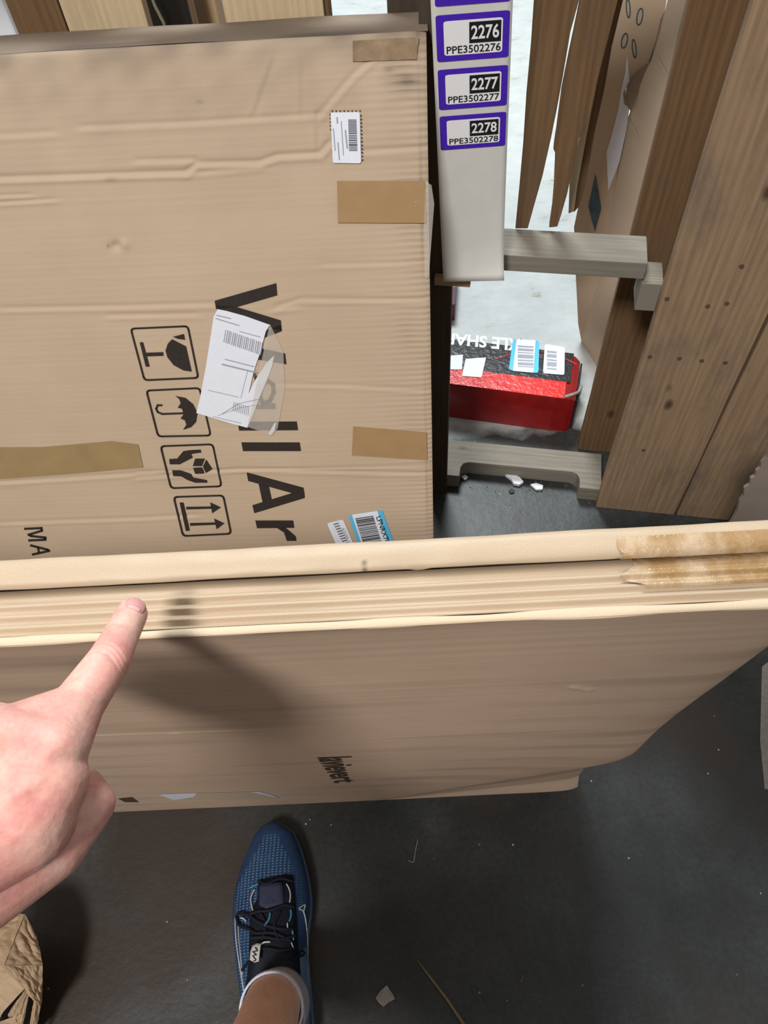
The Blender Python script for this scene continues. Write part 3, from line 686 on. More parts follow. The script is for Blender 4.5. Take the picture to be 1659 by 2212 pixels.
for grp, let in (((0, 4), 'W'), ((4, 5), 'l'), ((5, 6), 'l'), ((6, 9), 'A'), ((9, 11), 'r')):
    flats('printed_letter', ink[grp[0]:grp[1]], onA, 'print_black', bigbox, 0.0011, label='large black letter '+let+' lying sideways')
abow = [cz(p) for p in [[(742, 700), (840, 690), (842, 720), (742, 720)]]]+[q for q in stroke(cz([(795, 570), (828, 595), (832, 635), (812, 680), (775, 690), (760, 650), (775, 600), (795, 575)]), 9)]+stroke(cz([(720, 520), (742, 560), (745, 700)]), 7)
flats('printed_letter', abow, onA, 'print_faded', bigbox, 0.0011, label='worn grey letter under clear tape')
sym = []
def frame_sym(c): 
    r = rrect(cz(c), 8, 3); sym.extend(stroke(r, 4.0, True))
frame_sym([(100, 308), (392, 295), (446, 560), (170, 572)]); frame_sym([(180, 625), (452, 612), (510, 855), (240, 860)])
frame_sym([(253, 910), (520, 900), (565, 1115), (306, 1125)]); frame_sym([(320, 1170), (574, 1162), (614, 1358), (368, 1370)])
for p in [[(312, 362), (383, 398), (412, 528), (370, 522), (320, 495), (288, 455), (278, 420), (290, 385)], [(315, 350), (372, 335), (378, 365), (340, 360)],
          [(180, 431), (266, 428), (268, 447), (184, 450)], [(146, 378), (163, 377), (197, 502), (177, 503)],
          [(328, 652), (380, 662), (420, 695), (442, 740), (435, 785), (410, 812), (368, 826), (385, 800), (378, 778), (355, 768), (372, 745), (362, 718), (340, 713), (356, 690), (348, 668)],
          [(297, 975), (338, 973), (370, 935), (400, 930), (458, 927), (462, 942), (410, 950), (418, 968), (385, 985), (350, 1003), (300, 1003)],
          [(312, 1033), (355, 1033), (410, 1052), (420, 1070), (490, 1083), (493, 1097), (430, 1097), (395, 1085), (360, 1065), (318, 1063)],
          [(430, 973), (480, 973), (465, 1012), (418, 1012)], [(420, 1020), (465, 1018), (478, 1050), (430, 1052)], [(487, 978), (518, 1025), (485, 1048), (470, 1013)],
          [(350, 1198), (370, 1198), (402, 1342), (383, 1345)], [(383, 1220), (515, 1218), (517, 1230), (386, 1234)], [(507, 1197), (562, 1223), (517, 1253)],
          [(403, 1303), (535, 1300), (537, 1312), (405, 1318)], [(527, 1280), (580, 1305), (540, 1335)]]: sym.append(cz(p))
sym += stroke(cz([(370, 741), (262, 745), (238, 735), (230, 718), (238, 700), (258, 700)]), 4.2)
def sy_(p): return sum(q[1] for q in p)/len(p)
for lo, hi, lb in ((0, 829, 'fragile glass symbol'), (829, 951, 'umbrella symbol'), (951, 1061, 'hands holding box symbol'), (1061, 9999, 'two arrows symbol')):
    flats('handling_symbol', [p for p in sym if lo <= sy_(p) < hi], onA, 'print_black', bigbox, 0.0011, label=lb)
def cm(pts): return [(x*0.205, 880+y*0.205) for x, y in pts]
mt_ = []
for q in ([(262, 1280), (436, 1272), (440, 1300), (300, 1342), (330, 1356), (476, 1372), (476, 1395), (306, 1402)],): mt_ += stroke(cm(q), 5)
mt_ += stroke(cm([(325, 1455), (500, 1500), (518, 1512), (345, 1550)]), 5)+stroke(cm([(400, 1478), (410, 1530)]), 4.5)
flats('printed_letter', mt_[:7], onA, 'print_black', bigbox, 0.0011, label='small black letter M')
flats('printed_letter', mt_[7:], onA, 'print_black', bigbox, 0.0011, label='small black letter A')

# torn shipping label and its clear tape
def lp(off):
    return lambda x, y, o=0.0: onA(x, y, off+o)
lab = [(470, 668), (490, 672), (530, 683), (583, 702), (574, 716), (569, 735), (561, 765), (552, 790), (545, 815), (537, 850), (552, 820), (575, 785), (592, 768), (588, 790), (575, 825), (560, 860), (545, 900), (534, 924), (500, 915), (460, 903), (424, 892), (432, 860), (445, 790), (456, 720), (461, 685)]
slab('shipping_label', [onA(x, y, 0.0019) for x, y in lab], -an*0.0004, 'paper_white', bigbox, label='torn white shipping label')
slab('label_scrap', [onA(x, y, 0.0019) for x, y in [(585, 940), (580, 937), (592, 915), (597, 912), (593, 930)]], -an*0.0004, 'paper_white', bigbox, label='white scrap of torn label')
slab('clear_tape', [onA(x, y, 0.0024) for x, y in [(583, 700), (612, 760), (615, 840), (600, 925), (588, 940), (534, 922), (560, 800)]], -an*0.0003, 'clear_tape', bigbox, label='clear tape over the worn letter')
fp = []
for i in range(20):
    s = np.array([487+i*4.15, 712+i*1.45]); fp.append([tuple(s), tuple(s+(1.3+(i % 3)*0.5, 0.5)), tuple(s+(-3.2+(i % 3)*0.5, 27.5)), tuple(s+(-4.5, 27))])
flats('barcode', fp, onA, 'ink_grey', bigbox, 0.0025)
fp = stroke([(468, 681), (498, 688)], 2)+stroke([(466, 688), (516, 703)], 2)+stroke([(518, 716), (562, 728)], 1.6)+stroke([(486, 776), (548, 792)], 2)+stroke([(480, 787), (554, 805)], 3)+stroke([(535, 800), (520, 860)], 0.8)+stroke([(450, 843), (515, 858)], 1.4)+stroke([(460, 900), (520, 914)], 1.3)
for k in range(9):
    for j in range(8):
        if random.random() < 0.0: pass
for i in range(9):
    s = np.array([505+i*4, 868+i*1.2]); fp.append([tuple(s), tuple(s+(1.1, .4)), tuple(s+(-1, 20)), tuple(s+(-2.1, 20))])
fp += stroke([(478, 895), (515, 872), (560, 862)], 1.2)+stroke([(470, 898), (520, 880), (555, 875)], 0.9)
flats('fine_print', fp, onA, 'ink_grey', bigbox, 0.0025)

# ------------------------------------------------------------------ hanging strip of purple asset labels
SY = atz(1000, 1000, 0.0); sh, su, snn = frame(-0.03, 0.0)
SP = np.array([0, 0.905, 0]) 
def onS(x, y, off=0.0): return onp(x, y, SP+snn*off, snn)
s_bl = onS(957, 603); s_br = onS(1085, 590)
sl = s_bl@sh; sr_ = onS(1108, 10)@sh
strip = root('label_strip', 'long hanging strip of purple bordered white number labels beside the tall carton', 'label strip', (s_bl+s_br)/2)
zs = np.linspace(s_bl[2]-0.0, 1.0895, 60); us = np.linspace(0, 1, 14)
sxl = s_bl@sh; sxr = s_br@sh
def sw(u, z, off=0.0):
    base = SP@snn
    q = (z-s_bl[2])
    xl = sxl+(onS(930, 0)@sh-sxl)*min(1, q/(onS(930, 0)[2]-s_bl[2])); xr = sxr+(onS(1108, 0)@sh-sxr)*min(1, q/(onS(1108, 0)[2]-s_bl[2]))
    curl = 0.020*math.exp(-q/0.035)*(0.3+0.7*u)
    zz = z+0.006*math.exp(-q/0.05)*u
    return sh*(xl+(xr-xl)*u)+snn*(base+curl+off)+np.array([0, 0, zz])
PT = np.array([[sw(u, z) for u in us] for z in zs]); UV = np.array([[(u*0.09, z) for u in us] for z in zs])
so = grid_mesh('backing_paper', PT, 'liner_paper', strip, UV)
md = so.modifiers.new('thickness', 'SOLIDIFY'); md.thickness = 0.0004; md.offset = -1
slab('hanging_fold', [sw(0, 1.0887), sw(1, 1.0887), sw(1, 1.0895), sw(0, 1.0895)], -snn*0.10, 'liner_paper', strip)
def sfn(z0, z1):
    def f(u, v, off=0.0): return sw(u, z0+(z1-z0)*v, 0.0004+off)
    return f
rows = [(-102, 8, '2275'), (27, 128, '2276'), (145, 232, '2277'), (246, 319, '2278')]
def zr(y): return float(onS(1022, y)[2])
for yt, yb, num in rows:
    z1 = zr(yt); z0 = zr(yb); f = sfn(z0, z1)
    st_ = flats('number_sticker', [rrect([(0.05, 0), (0.97, 0), (0.97, 1), (0.05, 1)], 0.05)], f, 'sticker_purple', strip, 0.0003, label='purple bordered sticker '+num)
    flats('white_panel', [rrect([(0.145, 0.13), (0.885, 0.13), (0.885, 0.87), (0.145, 0.87)], 0.05)], f, 'sticker_white', st_, 0.0006)
    flats('black_panel', [[(0.465, 0.37), (0.865, 0.37), (0.865, 0.82), (0.465, 0.82)]], f, 'ink', st_, 0.0009)
    text_on('number', num, [(0.49, 0.45), (0.84, 0.45), (0.84, 0.75), (0.49, 0.75)], f, 'sticker_white', st_, 0.0012, 0.02)
    text_on('number', 'PPE350'+num, [(0.175, 0.165), (0.865, 0.165), (0.865, 0.335), (0.175, 0.335)], f, 'ink', st_, 0.0009, 0.012)

# ------------------------------------------------------------------ near carton (front), leaning slightly towards the viewer
bh, bu, bn = frame(-0.045, math.radians(-7.3))
BO = atz(829, 1728, 0.0)
def onB(x, y, off=0.0): return onp(x, y, BO+bn*off, bn)
BL = 0.881; BR = 0.316; BLf = -0.85; BD = 0.059
near = root('cardboard_carton', 'near brown carton with ribbed open top edge under the pointing finger', 'carton', BO)
def bw(a, b, d=0.0): return BO+bh*a+bu*b-bn*d
def bloc(p): q = np.asarray(p)-BO; return float(q@bh), float(q@bu)
xs = np.linspace(BLf, BR, 330); ys = np.linspace(0, BL, 330); X, Y = np.meshgrid(xs, ys)
Z = 0.0005*vnoise(X, Y, 8)+0.0002*vnoise(X*0.3, Y, 60)
c0 = bloc(onB(800, 1733)); c1 = bloc(onB(1300, 1640))
cy = c0[1]+(X-c0[0])*(c1[1]-c0[1])/(c1[0]-c0[0]); below = np.clip(cy-Y, 0, None)*(X > c0[0])
hfrac = np.clip(cy/0.324, 0, 1); tt0 = np.clip(below/np.maximum(cy, 0.01), 0, 1)
Z += -hfrac*np.interp(tt0, [0, 0.03, 0.80, 0.93, 1.0], [0, 0.006, 0.026, 0.022, 0.008])
Z += 0.007*hfrac*np.where(Y > cy, np.exp(-((Y-cy)/0.10)**2), 1.0)*(X > c0[0])
def nb_line(pts, amp=0.0012, w=0.002):
    global Z
    L = [bloc(onB(*p)) for p in pts]
    for i in range(len(L)-1):
        cr, ov_ = seg_dist(X, Y, L[i], L[i+1]); Z[...] = Z+amp*np.exp(-(cr/w)**2)*np.exp(-(ov_/0.004)**2)
nb_line([(200, 1590), (380, 1583), (560, 1577)], 0.0010, 0.0025); nb_line([(1240, 1483), (1270, 1490)], 0.0020, 0.003)
DT = 0.35*np.clip(vnoise(X*0.5, Y*3, 25)-0.15, 0, 1)+0.5*np.exp((Y-BL)/0.005)*np.clip(0.5+vnoise(X, Y*0, 30), 0, 1)
DT += 0.18*np.exp((Y-BL)/0.05)
DT = np.clip(DT, 0, 0.6)
Z += -0.006*np.exp((X-BR)/0.012)
PT = BO+X[..., None]*bh+Y[..., None]*bu+Z[..., None]*bn
grid_mesh('front_panel', PT, 'near_board', near, np.stack([X, Y], -1), DT)
ZB = Z.copy(); XB = xs.copy(); YB = ys.copy()
def onBs(x, y, off=0.0):
    a, b = bloc(onB(x, y)); i = min(len(XB)-1, max(0, int(round((a-XB[0])/(XB[1]-XB[0]))))); j = min(len(YB)-1, max(0, int(round((b-YB[0])/(YB[1]-YB[0])))))
    return onB(x, y, float(ZB[j, i])+off)
slab('box_core', [bw(BLf, 0.02, 0.012), bw(-0.05, 0.02, 0.012), bw(BR-0.012, 0.37, 0.014), bw(BR-0.003, BL-0.012, 0.010), bw(BLf, BL-0.012, 0.010)], -bn*(BD-0.030), 'near_board', near, ua=bh, ub=bu)
slab('side_panel', [bw(BR-0.012, 0.0, 0.050), bw(BR-0.012, 0.10, 0.050), bw(BR-0.008, 0.37, 0.014), bw(BR+0.002, BL-0.004, 0.006), bw(BR-0.004, BL-0.004, 0.006)], -bn*(BD-0.012), 'near_board', near, ua=bh, ub=bu)
slab('back_panel', [bw(BLf, 0.0, BD-0.006), bw(BR, 0.03, BD-0.006), bw(BR, BL-0.004, BD-0.006), bw(BLf, BL-0.004, BD-0.006)], -bn*0.004, 'dust_shade_board', near, ua=bh, ub=bu)  # darker board: shade of the lower right wedge put into its colour
# ribbed top of the carton
xs = np.linspace(BLf, BR+0.002, 420)
sv = np.linspace(0, 1, 90); X, S = np.meshgrid(xs, sv)
r0, r1 = 0.0055, 0.0400
D_ = r0+(r1-r0)*S
wob = 0.6*vnoise(X*0.5, S*0, 14)
phase = 2*math.pi*(S-0.20)/0.21+math.pi/2+0.15*vnoise(X*0.3, S*0, 20)
Hh = -0.0034+0.0019*np.sin(phase)*np.clip((0.80-S)/0.15, 0.0, 1)*(0.85+0.3*vnoise(X, S*0.02, 25))-0.0050*np.clip((S-0.80)/0.2, 0, 1)**1.5-0.0015*S
Hh += 0.0005*vnoise(X, S*0.05, 90)
Hh += 0.0018*np.clip((0.06-S)/0.06, 0, 1)
fx, fy = bloc(onp(268, 1322, BO+bu*BL, bu)); fdp = 0.022
PT = BO+X[..., None]*bh+(BL+Hh)[..., None]*bu-D_[..., None]*bn
tx0 = bloc(onp(1350, 1250, BO+bu*BL, bu))[0]
grid_mesh('ribbed_flap', PT, 'flap_board', near, np.stack([X, D_], -1), np.zeros_like(X), label='pale flap crushed into long ribs', flip=False)
# raw front lip
S = np.linspace(0, 1, 10); X, S = np.meshgrid(xs, S); ang = S*math.pi
wd = 0.0030*(1+0.35*vnoise(X, S*0, 45))
PT = BO+X[..., None]*bh+(BL-0.0012+0.0018*np.sin(ang)+0.0006*vnoise(X, S*0, 60))[..., None]*bu-(0.0028-np.cos(ang)*wd)[..., None]*bn
grid_mesh('torn_lip', PT, 'liner_edge', near, np.stack([X, S*0.006], -1), np.zeros_like(X), label='pale torn paper lip')
# rolled back flap
S = np.linspace(0, 1, 40); X, S = np.meshgrid(xs, S); ang = -0.35*math.pi+S*1.45*math.pi
cr = 0.0105*(1+0.06*vnoise(X, S*0, 12))
flat_ = 0.45+0.05*vnoise(X, S, 20)
dirt = np.zeros_like(X)
hx = bloc(onp(905, 1205, BO+bu*BL, bu))[0]
hole = np.exp(-(((X-hx)/0.004)**2+((S-0.18)/0.10)**2))
PT = BO+X[..., None]*bh+(BL-0.0005+cr*flat_*np.sin(ang)-0.004*hole+0.0004*vnoise(X, S*0.06, 110)+0.0005*vnoise(X, S*0.06, 40))[..., None]*bu-(0.0475-np.cos(ang)*cr*(1+0.04*vnoise(X, S*0, 50)))[..., None]*bn
kx = bloc(onp(785, 1190, BO+bu*BL, bu))[0]
dirt += 0.9*np.exp(-((X-kx-0.004*(0.5-S)-0.0008*np.sin(S*20))/0.0009)**2)*(S > 0.05)*(S < 0.5)+0.95*(hole > 0.6)+0.5*np.exp(-((X-tx0+0.003*np.sin(S*9))/0.0007)**2)*(S < 0.45)
grid_mesh('rolled_flap', PT, 'flap_board', near, np.stack([X, S*0.03], -1), np.clip(dirt, 0, 1), label='rounded back flap roll')
# amber tape at the right end, moulded over roll and ribs
def tapegrid(name, x0, x1, s0_, s1_, which, mat, off, label=None, ragged=0.004):
    xs_ = np.linspace(x0, x1, 110); S = np.linspace(s0_, s1_, 60); X, S = np.meshgrid(xs_, S)
    left = np.clip((X-x0)/(x1-x0), 0, 1)
    X = X+ (1-left)*ragged*vnoise(X*0, S, 12)
    if which == 'roll':
        ang = -0.35*math.pi+S*1.45*math.pi
        PT = BO+X[..., None]*bh+(BL-0.0005+(0.0105*0.48)*np.sin(ang)+off*1.0+0.0006*vnoise(X, S*.03, 160))[..., None]*bu-(0.0475-np.cos(ang)*(0.0105+off))[..., None]*bn
    else:
        D_ = r0+(r1-r0)*S
        ph_ = 2*math.pi*(S-0.20)/0.21+math.pi/2
        PT = BO+X[..., None]*bh+(BL-0.0032+0.0011*np.sin(ph_)*np.clip((0.80-S)/0.15, 0, 1)-0.0050*np.clip((S-0.80)/0.2, 0, 1)**1.5-0.0015*S+off+0.0007*vnoise(X, S*.04, 150))[..., None]*bu-D_[..., None]*bn
    o = grid_mesh(name, PT, mat, near, np.stack([X, S*0.03], -1), None, label=label)
    md = o.modifiers.new('thickness', 'SOLIDIFY'); md.thickness = 0.0002
tapegrid('tape_strip', tx0, BR+0.002, 0.10, 0.62, 'roll', 'amber_tape', 0.0008, 'crinkled amber tape over the roll', 0.003)
tapegrid('tape_strip', tx0+0.006, BR+0.002, 0.34, 0.98, 'ribs', 'amber_tape', 0.0016, 'crinkled amber tape over the ribs', 0.010)
# print and labels on the near front
text_on('printed_word', 'lavievert', [(684, 1637), (722, 1692), (774, 1689), (759, 1634)], onBs, 'print_brown', near, 0.0006, 0.02, label='small dark word printed sideways')
flats('torn_label', [[(340, 1716), (425, 1713), (418, 1722), (375, 1728)]], onBs, 'paper_white', near, 0.0006, label='torn white label remains')
flats('torn_label', [[(540, 1711), (560, 1710), (590, 1718), (600, 1724), (575, 1718)]], onBs, 'paper_white', near, 0.0006, label='torn white label remains')
flats('tape_patch', [[(425, 1713), (560, 1710), (605, 1724), (560, 1728), (400, 1728)]], onBs, 'carton_board', near, 0.0004, label='paler tape patch')
flats('dark_mark', [[(255, 1725), (285, 1722), (300, 1733), (270, 1733)]], onBs, 'print_brown', near, 0.0004)

# ------------------------------------------------------------------ person: pointing left hand, ankle and shoe
def blob(prims, voxel, sm=4, adapt=0.0):
    """one continuous surface from tapered limbs: hulls of sphere pairs, voxel-remeshed"""
    AV = []; AF = []
    for a, ra, b, rb in prims:
        bm = bmesh.new()
        for p, r in ((a, ra), (b, rb)):
            bmesh.ops.create_icosphere(bm, subdivisions=3, radius=r, matrix=Matrix.Translation(Vector([float(q) for q in p])))
        h = bmesh.ops.convex_hull(bm, input=bm.verts[:], use_existing_faces=False)
        hf = [g for g in h['geom'] if isinstance(g, bmesh.types.BMFace)]
        bm.verts.index_update(); n0 = len(AV)
        AV += [tuple(v.co) for v in bm.verts]; AF += [tuple(v.index+n0 for v in f.verts) for f in hf]
        bm.free()
    me = bpy.data.meshes.new('blob'); me.from_pydata(AV, [], AF); me.update()
    o = bpy.data.objects.new('blob', me); COL.objects.link(o)
    r = o.modifiers.new('r', 'REMESH'); r.mode = 'VOXEL'; r.voxel_size = voxel; r.use_smooth_shade = True
    s = o.modifiers.new('s', 'SMOOTH'); s.factor = 0.5; s.iterations = sm
    dg = bpy.context.evaluated_depsgraph_get(); ev = o.evaluated_get(dg).to_mesh()
    V = np.empty(len(ev.vertices)*3); ev.vertices.foreach_get('co', V); V = V.reshape(-1, 3)
    F = [tuple(p.vertices) for p in ev.polygons]
    bpy.data.objects.remove(o); bpy.data.meshes.remove(me)
    return V, F
# index finger (pixel, depth along the axis) -> world
tip = att(284, 1327, 0.4335); dip = att(259, 1378, 0.418); pip = att(233, 1431, 0.400); mid_ = att(165, 1528, 0.378); mcp = att(112, 1622, 0.356)
wr = att(-235, 1905, 0.325)
prims = [(tip, 0.0090, dip, 0.0098), (dip, 0.0098, pip, 0.0112), (pip, 0.0112, mid_, 0.0128), (mid_, 0.0130, mcp, 0.0165),
         (mcp, 0.0165, wr, 0.025)]
mm = att(-20, 1600, 0.352); rm = att(-150, 1600, 0.356); lm = att(-260, 1640, 0.364)
for k, (q, r) in enumerate(((mm, 0.0175), (rm, 0.0165), (lm, 0.015))):
    prims.append((q, r, wr+np.array([-0.012*k, 0, 0]), 0.024))
    s = np.array([-0.004, 0.010, -0.042+0.003*k]); a = q+s; b = a+np.array([0.004, -0.030, -0.012]); c = b+np.array([0.0, -0.018, 0.014])
    prims += [(q, r*0.9, a, 0.0105), (a, 0.0105, b, 0.0095), (b, 0.0095, c, 0.0085)]
prims += [(mcp, 0.0160, mm, 0.0170), (mm, 0.0170, rm, 0.0165), (rm, 0.0165, lm, 0.015)]
pc = att(40, 1760, 0.347); prims.append((mid_, 0.012, att(30, 1592, 0.358), 0.0155))
prims += [(mcp, 0.016, pc, 0.024), (pc, 0.026, wr, 0.026), (mm, 0.0165, pc, 0.022), (att(95, 1690, 0.352), 0.020, pc, 0.024)]
# thumb under the palm side
tc = att(-60, 1905, 0.352); tm = att(98, 1822, 0.372); ti = att(196, 1738, 0.384); tt = att(185, 1700, 0.402)
prims += [(wr, 0.024, tc, 0.021), (tc, 0.025, tm, 0.0195), (tm, 0.0195, ti, 0.0120), (ti, 0.0120, tt, 0.0095), (tc, 0.018, pc, 0.02)]
elbow = np.array([-0.44, -0.26, 1.12])
prims += [(wr, 0.027, wr+(elbow-wr)*0.4, 0.036), (wr+(elbow-wr)*0.4, 0.036, elbow, 0.044)]
HV, HF = blob(prims, 0.0011, 9)
# wrinkles over the two finger joints, tendons on the back of the hand
tocam = (C-HV); tocam /= np.linalg.norm(tocam, axis=1)[:, None]
def wrinkle(p, q, offs, amp, w, rad):
    ax_ = (p-q)/np.linalg.norm(p-q); d = HV-p; al = d@ax_; dist = np.linalg.norm(d, axis=1)
    m_ = np.exp(-(dist/rad)**4)
    g = np.zeros(len(HV))
    side = np.cross(ax_, [0, 0, 1.0]); sd = d@side
    for o_, a_ in offs: g -= a_*np.exp(-((al-o_+5*sd**2*8)/w)**2)
    return (g*amp*m_)
dsp = wrinkle(pip, mid_, [(-0.002, 1), (0.001, 0.8), (0.004, 0.6)], 0.0019, 0.0009, 0.014)+wrinkle(dip, pip, [(0.0, 0.6), (0.002, 0.4)], 0.0012, 0.0009, 0.011)
def tendon(p, q, amp, w):
    d_ = (q-p)/np.linalg.norm(q-p); L_ = np.linalg.norm(q-p); v = HV-p; al = v@d_; cr = v-al[:, None]*d_; cr -= tocam*(np.einsum('ij,ij->i', cr, tocam))[:, None]
    return amp*np.exp(-(np.linalg.norm(cr, axis=1)/w)**2)*np.exp(-(np.maximum(0, np.maximum(-al, al-L_))/0.008)**2)
dsp = dsp+tendon(mcp, wr, 0.0016, 0.0045)+tendon(mm, wr, 0.0016, 0.0045)+tendon(att(60, 1700, 0.33), att(-60, 1790, 0.33), 0.0012, 0.003)+tendon(mcp, mcp+(mid_-mcp)*0.1, 0.0018, 0.009)+tendon(mm, mm+(mid_-mcp)*0.1, 0.002, 0.010) if True else dsp
HV = HV+tocam*dsp[:, None]
# leg
ank = atz(590, 2165, 0.125); knee = np.array([ank[0]+0.012, ank[1]-0.165, 0.50]); 
lp_ = [(ank+np.array([0.002, 0.012, -0.07]), 0.028, ank, 0.0365), (ank, 0.0365, ank*0.8+knee*0.2, 0.0385), (ank*0.8+knee*0.2, 0.0385, ank*0.45+knee*0.55+np.array([0, -0.02, 0]), 0.054),
       (ank*0.45+knee*0.55+np.array([0, -0.02, 0]), 0.054, knee, 0.056), (ank+np.array([0, 0.0, -0.055]), 0.034, ank+np.array([0.002, -0.055, -0.085]), 0.03)]
hipL = np.array([-0.20, -0.36, 0.92]); hipR = np.array([0.0, -0.38, 0.92]); chest = np.array([-0.10, -0.42, 1.32]); belly = np.array([-0.10, -0.38, 1.05])
shL = np.array([-0.28, -0.42, 1.42]); shR = np.array([0.08, -0.42, 1.42]); kneeR = np.array([0.03, -0.30, 0.50]); ankR = np.array([0.04, -0.36, 0.09]); neck = np.array([-0.10, -0.40, 1.50]); head = np.array([-0.09, -0.36, 1.66])
elR = np.array([0.17, -0.50, 1.14]); wrR = np.array([0.18, -0.44, 0.90])
lp_ += [(knee, 0.056, hipL, 0.082), (hipL, 0.085, hipR, 0.085), (hipR, 0.082, kneeR, 0.056), (kneeR, 0.054, ankR, 0.036), (ankR, 0.034, ankR+np.array([0.01, 0.13, -0.055]), 0.028),
        (hipL, 0.09, belly, 0.115), (hipR, 0.09, belly, 0.115), (belly, 0.115, chest, 0.125), (chest, 0.12, shL, 0.062), (chest, 0.12, shR, 0.062), (chest+np.array([0, 0, 0.06]), 0.08, neck, 0.055),
        (neck, 0.052, head+np.array([0, 0.02, -0.05]), 0.06), (head+np.array([0, 0.03, -0.03]), 0.070, head+np.array([0, -0.01, 0.03]), 0.088), (head+np.array([0, 0.085, -0.02]), 0.012, head+np.array([0, 0.075, 0.01]), 0.010),
        (head+np.array([-0.085, 0, -0.01]), 0.018, head+np.array([0.085, 0, -0.01]), 0.018),
        (shL, 0.055, elbow, 0.042), (elbow, 0.042, wr+(elbow-wr)*0.5, 0.034), (shR, 0.055, elR, 0.042), (elR, 0.042, wrR, 0.027), (wrR, 0.026, wrR+np.array([-0.01, 0.03, -0.10]), 0.022)]
LV, LF = blob(lp_, 0.005, 4)
person = root('person', 'person pointing with bare left hand, wearing a blue running shoe and white sock', 'person', (ank[0], ank[1], 0.0))
V = np.vstack([HV, LV]); F = HF+[tuple(i+len(HV) for i in f) for f in LF]
mesh_obj('body', V, F, None, person, smooth=True, mats=['hand_skin', 'leg_skin'], fmat=[0]*len(HF)+[1]*len(LF))
CV, CF = blob([(belly+np.array([0, 0, -0.06]), 0.128, chest, 0.136), (chest, 0.13, shL, 0.072), (chest, 0.13, shR, 0.072), (shL, 0.068, shL*0.55+elbow*0.45, 0.060), (shR, 0.068, shR*0.55+elR*0.45, 0.060)], 0.008, 3)
mesh_obj('shirt', CV, CF, 'plastic_black', person, smooth=True)
CV, CF = blob([(hipL, 0.10, hipR, 0.10), (hipL, 0.10, hipL*0.3+knee*0.7, 0.076), (hipR, 0.10, hipR*0.3+kneeR*0.7, 0.076), (hipL, 0.10, belly, 0.123), (hipR, 0.10, belly, 0.123)], 0.008, 3)
mesh_obj('shorts', CV, CF, 'plastic_black', person, smooth=True)
CV, CF = blob([(head+np.array([0, -0.02, 0.035]), 0.094, head+np.array([0, -0.045, -0.02]), 0.080)], 0.008, 3)
mesh_obj('hair', CV, CF, 'debris_brown', person, smooth=True)
# nail
ax_ = (tip-dip)/np.linalg.norm(tip-dip); vd = C-tip; vd -= ax_*(vd@ax_); vd /= np.linalg.norm(vd); sdv = np.cross(ax_, vd)
def nail(name, t0, t1, ph0, off, mat, parent, sq=1.0, lab_=None):
    P = []; 
    for i in range(14):
        t = t0+(t1-t0)*i/13; row = []
        # rounded outline
        e = (i/13)*2-1; wsc = (1-max(0, abs(e))**5*0.55)*sq
        for j in range(13):
            f = (j/12*2-1)*ph0*wsc
            rr = 0.0089 if t <= 0 else math.sqrt(max(1e-9, 0.0089**2-(t*0.92)**2))
            row.append(tip+ax_*t+(vd*math.cos(f)+sdv*math.sin(f))*(rr+off))
        P.append(row)
    P = np.array(P); o = grid_mesh(name, P, mat, parent, np.zeros(P.shape[:2]+(2,)), flip=True, label=lab_)
    md = o.modifiers.new('thickness', 'SOLIDIFY'); md.thickness = 0.0003; md.offset = 0
    return o
nl = nail('fingernail', -0.0046, 0.0062, 0.64, 0.0002, 'nail_plate', person, lab_='pink fingernail')
nail('lunula', -0.0044, -0.0020, 0.42, 0.0004, 'nail_moon', nl, 0.9)

# sock
sdir = (knee-ank)/np.linalg.norm(knee-ank)
def ringtube(name, c0_, rx, ry, hgt, mat, parent, tilt=None, seg=40, n=6, label=None, thick=0.002, taper=0.0):
    axv = np.array(tilt if tilt is not None else sdir); axv = axv/np.linalg.norm(axv)
    e1_ = np.cross(axv, [0, 1, 0]); e1_ /= np.linalg.norm(e1_); e2_ = np.cross(axv, e1_)
    P = np.array([[c0_+axv*(hgt*j/n)+(e1_*math.cos(a)*rx+e2_*math.sin(a)*ry)*(1-taper*j/n) for a in np.linspace(0, 2*math.pi, seg+1)] for j in range(n+1)])
    UVs = np.zeros(P.shape[:2]+(2,)); o = grid_mesh(name, P, mat, parent, UVs, label=label)
    md = o.modifiers.new('thickness', 'SOLIDIFY'); md.thickness = thick; md.offset = 1
    return o
stl = np.array([0.0, -0.30, 1.0])
ringtube('sock', ank+np.array([-0.001, 0.001, -0.055]), 0.0400, 0.0425, 0.058, 'sock_grey', person, stl, label='grey and white ankle sock')
ringtube('sock_cuff', ank+np.array([-0.001, -0.006, 0.001]), 0.0385, 0.0410, 0.009, 'sock_white', person, stl, label='white sock cuff', thick=0.003)

# shoe, lofted along its length from the outline on the floor
rowsS = [(1776, 582, 594), (1779, 574, 602), (1785, 563, 613), (1800, 551, 630), (1820, 540, 641), (1850, 527, 651), (1880, 516, 659), (1920, 507, 667), (1950, 503, 670), (1985, 503, 668), (2010, 504, 664), (2050, 508, 660), (2100, 514, 663), (2150, 520, 668), (2212, 527, 673), (2260, 533, 676), (2310, 541, 672), (2345, 556, 660), (2358, 580, 640)]
hz = [(1776, 0.038), (1785, 0.048), (1800, 0.054), (1850, 0.062), (1900, 0.067), (1950, 0.073), (2000, 0.080), (2060, 0.088), (2120, 0.085), (2212, 0.080), (2300, 0.082), (2358, 0.06)]
yy = np.concatenate([np.linspace(1776, 1800, 12, endpoint=False), np.linspace(1800, 2358, 90)])
XL = np.interp(yy, [r[0] for r in rowsS], [r[1] for r in rowsS]); XR = np.interp(yy, [r[0] for r in rowsS], [r[2] for r in rowsS])
HZ = np.interp(yy, [r[0] for r in hz], [r[1] for r in hz])
CEN = []; HWS = []; 
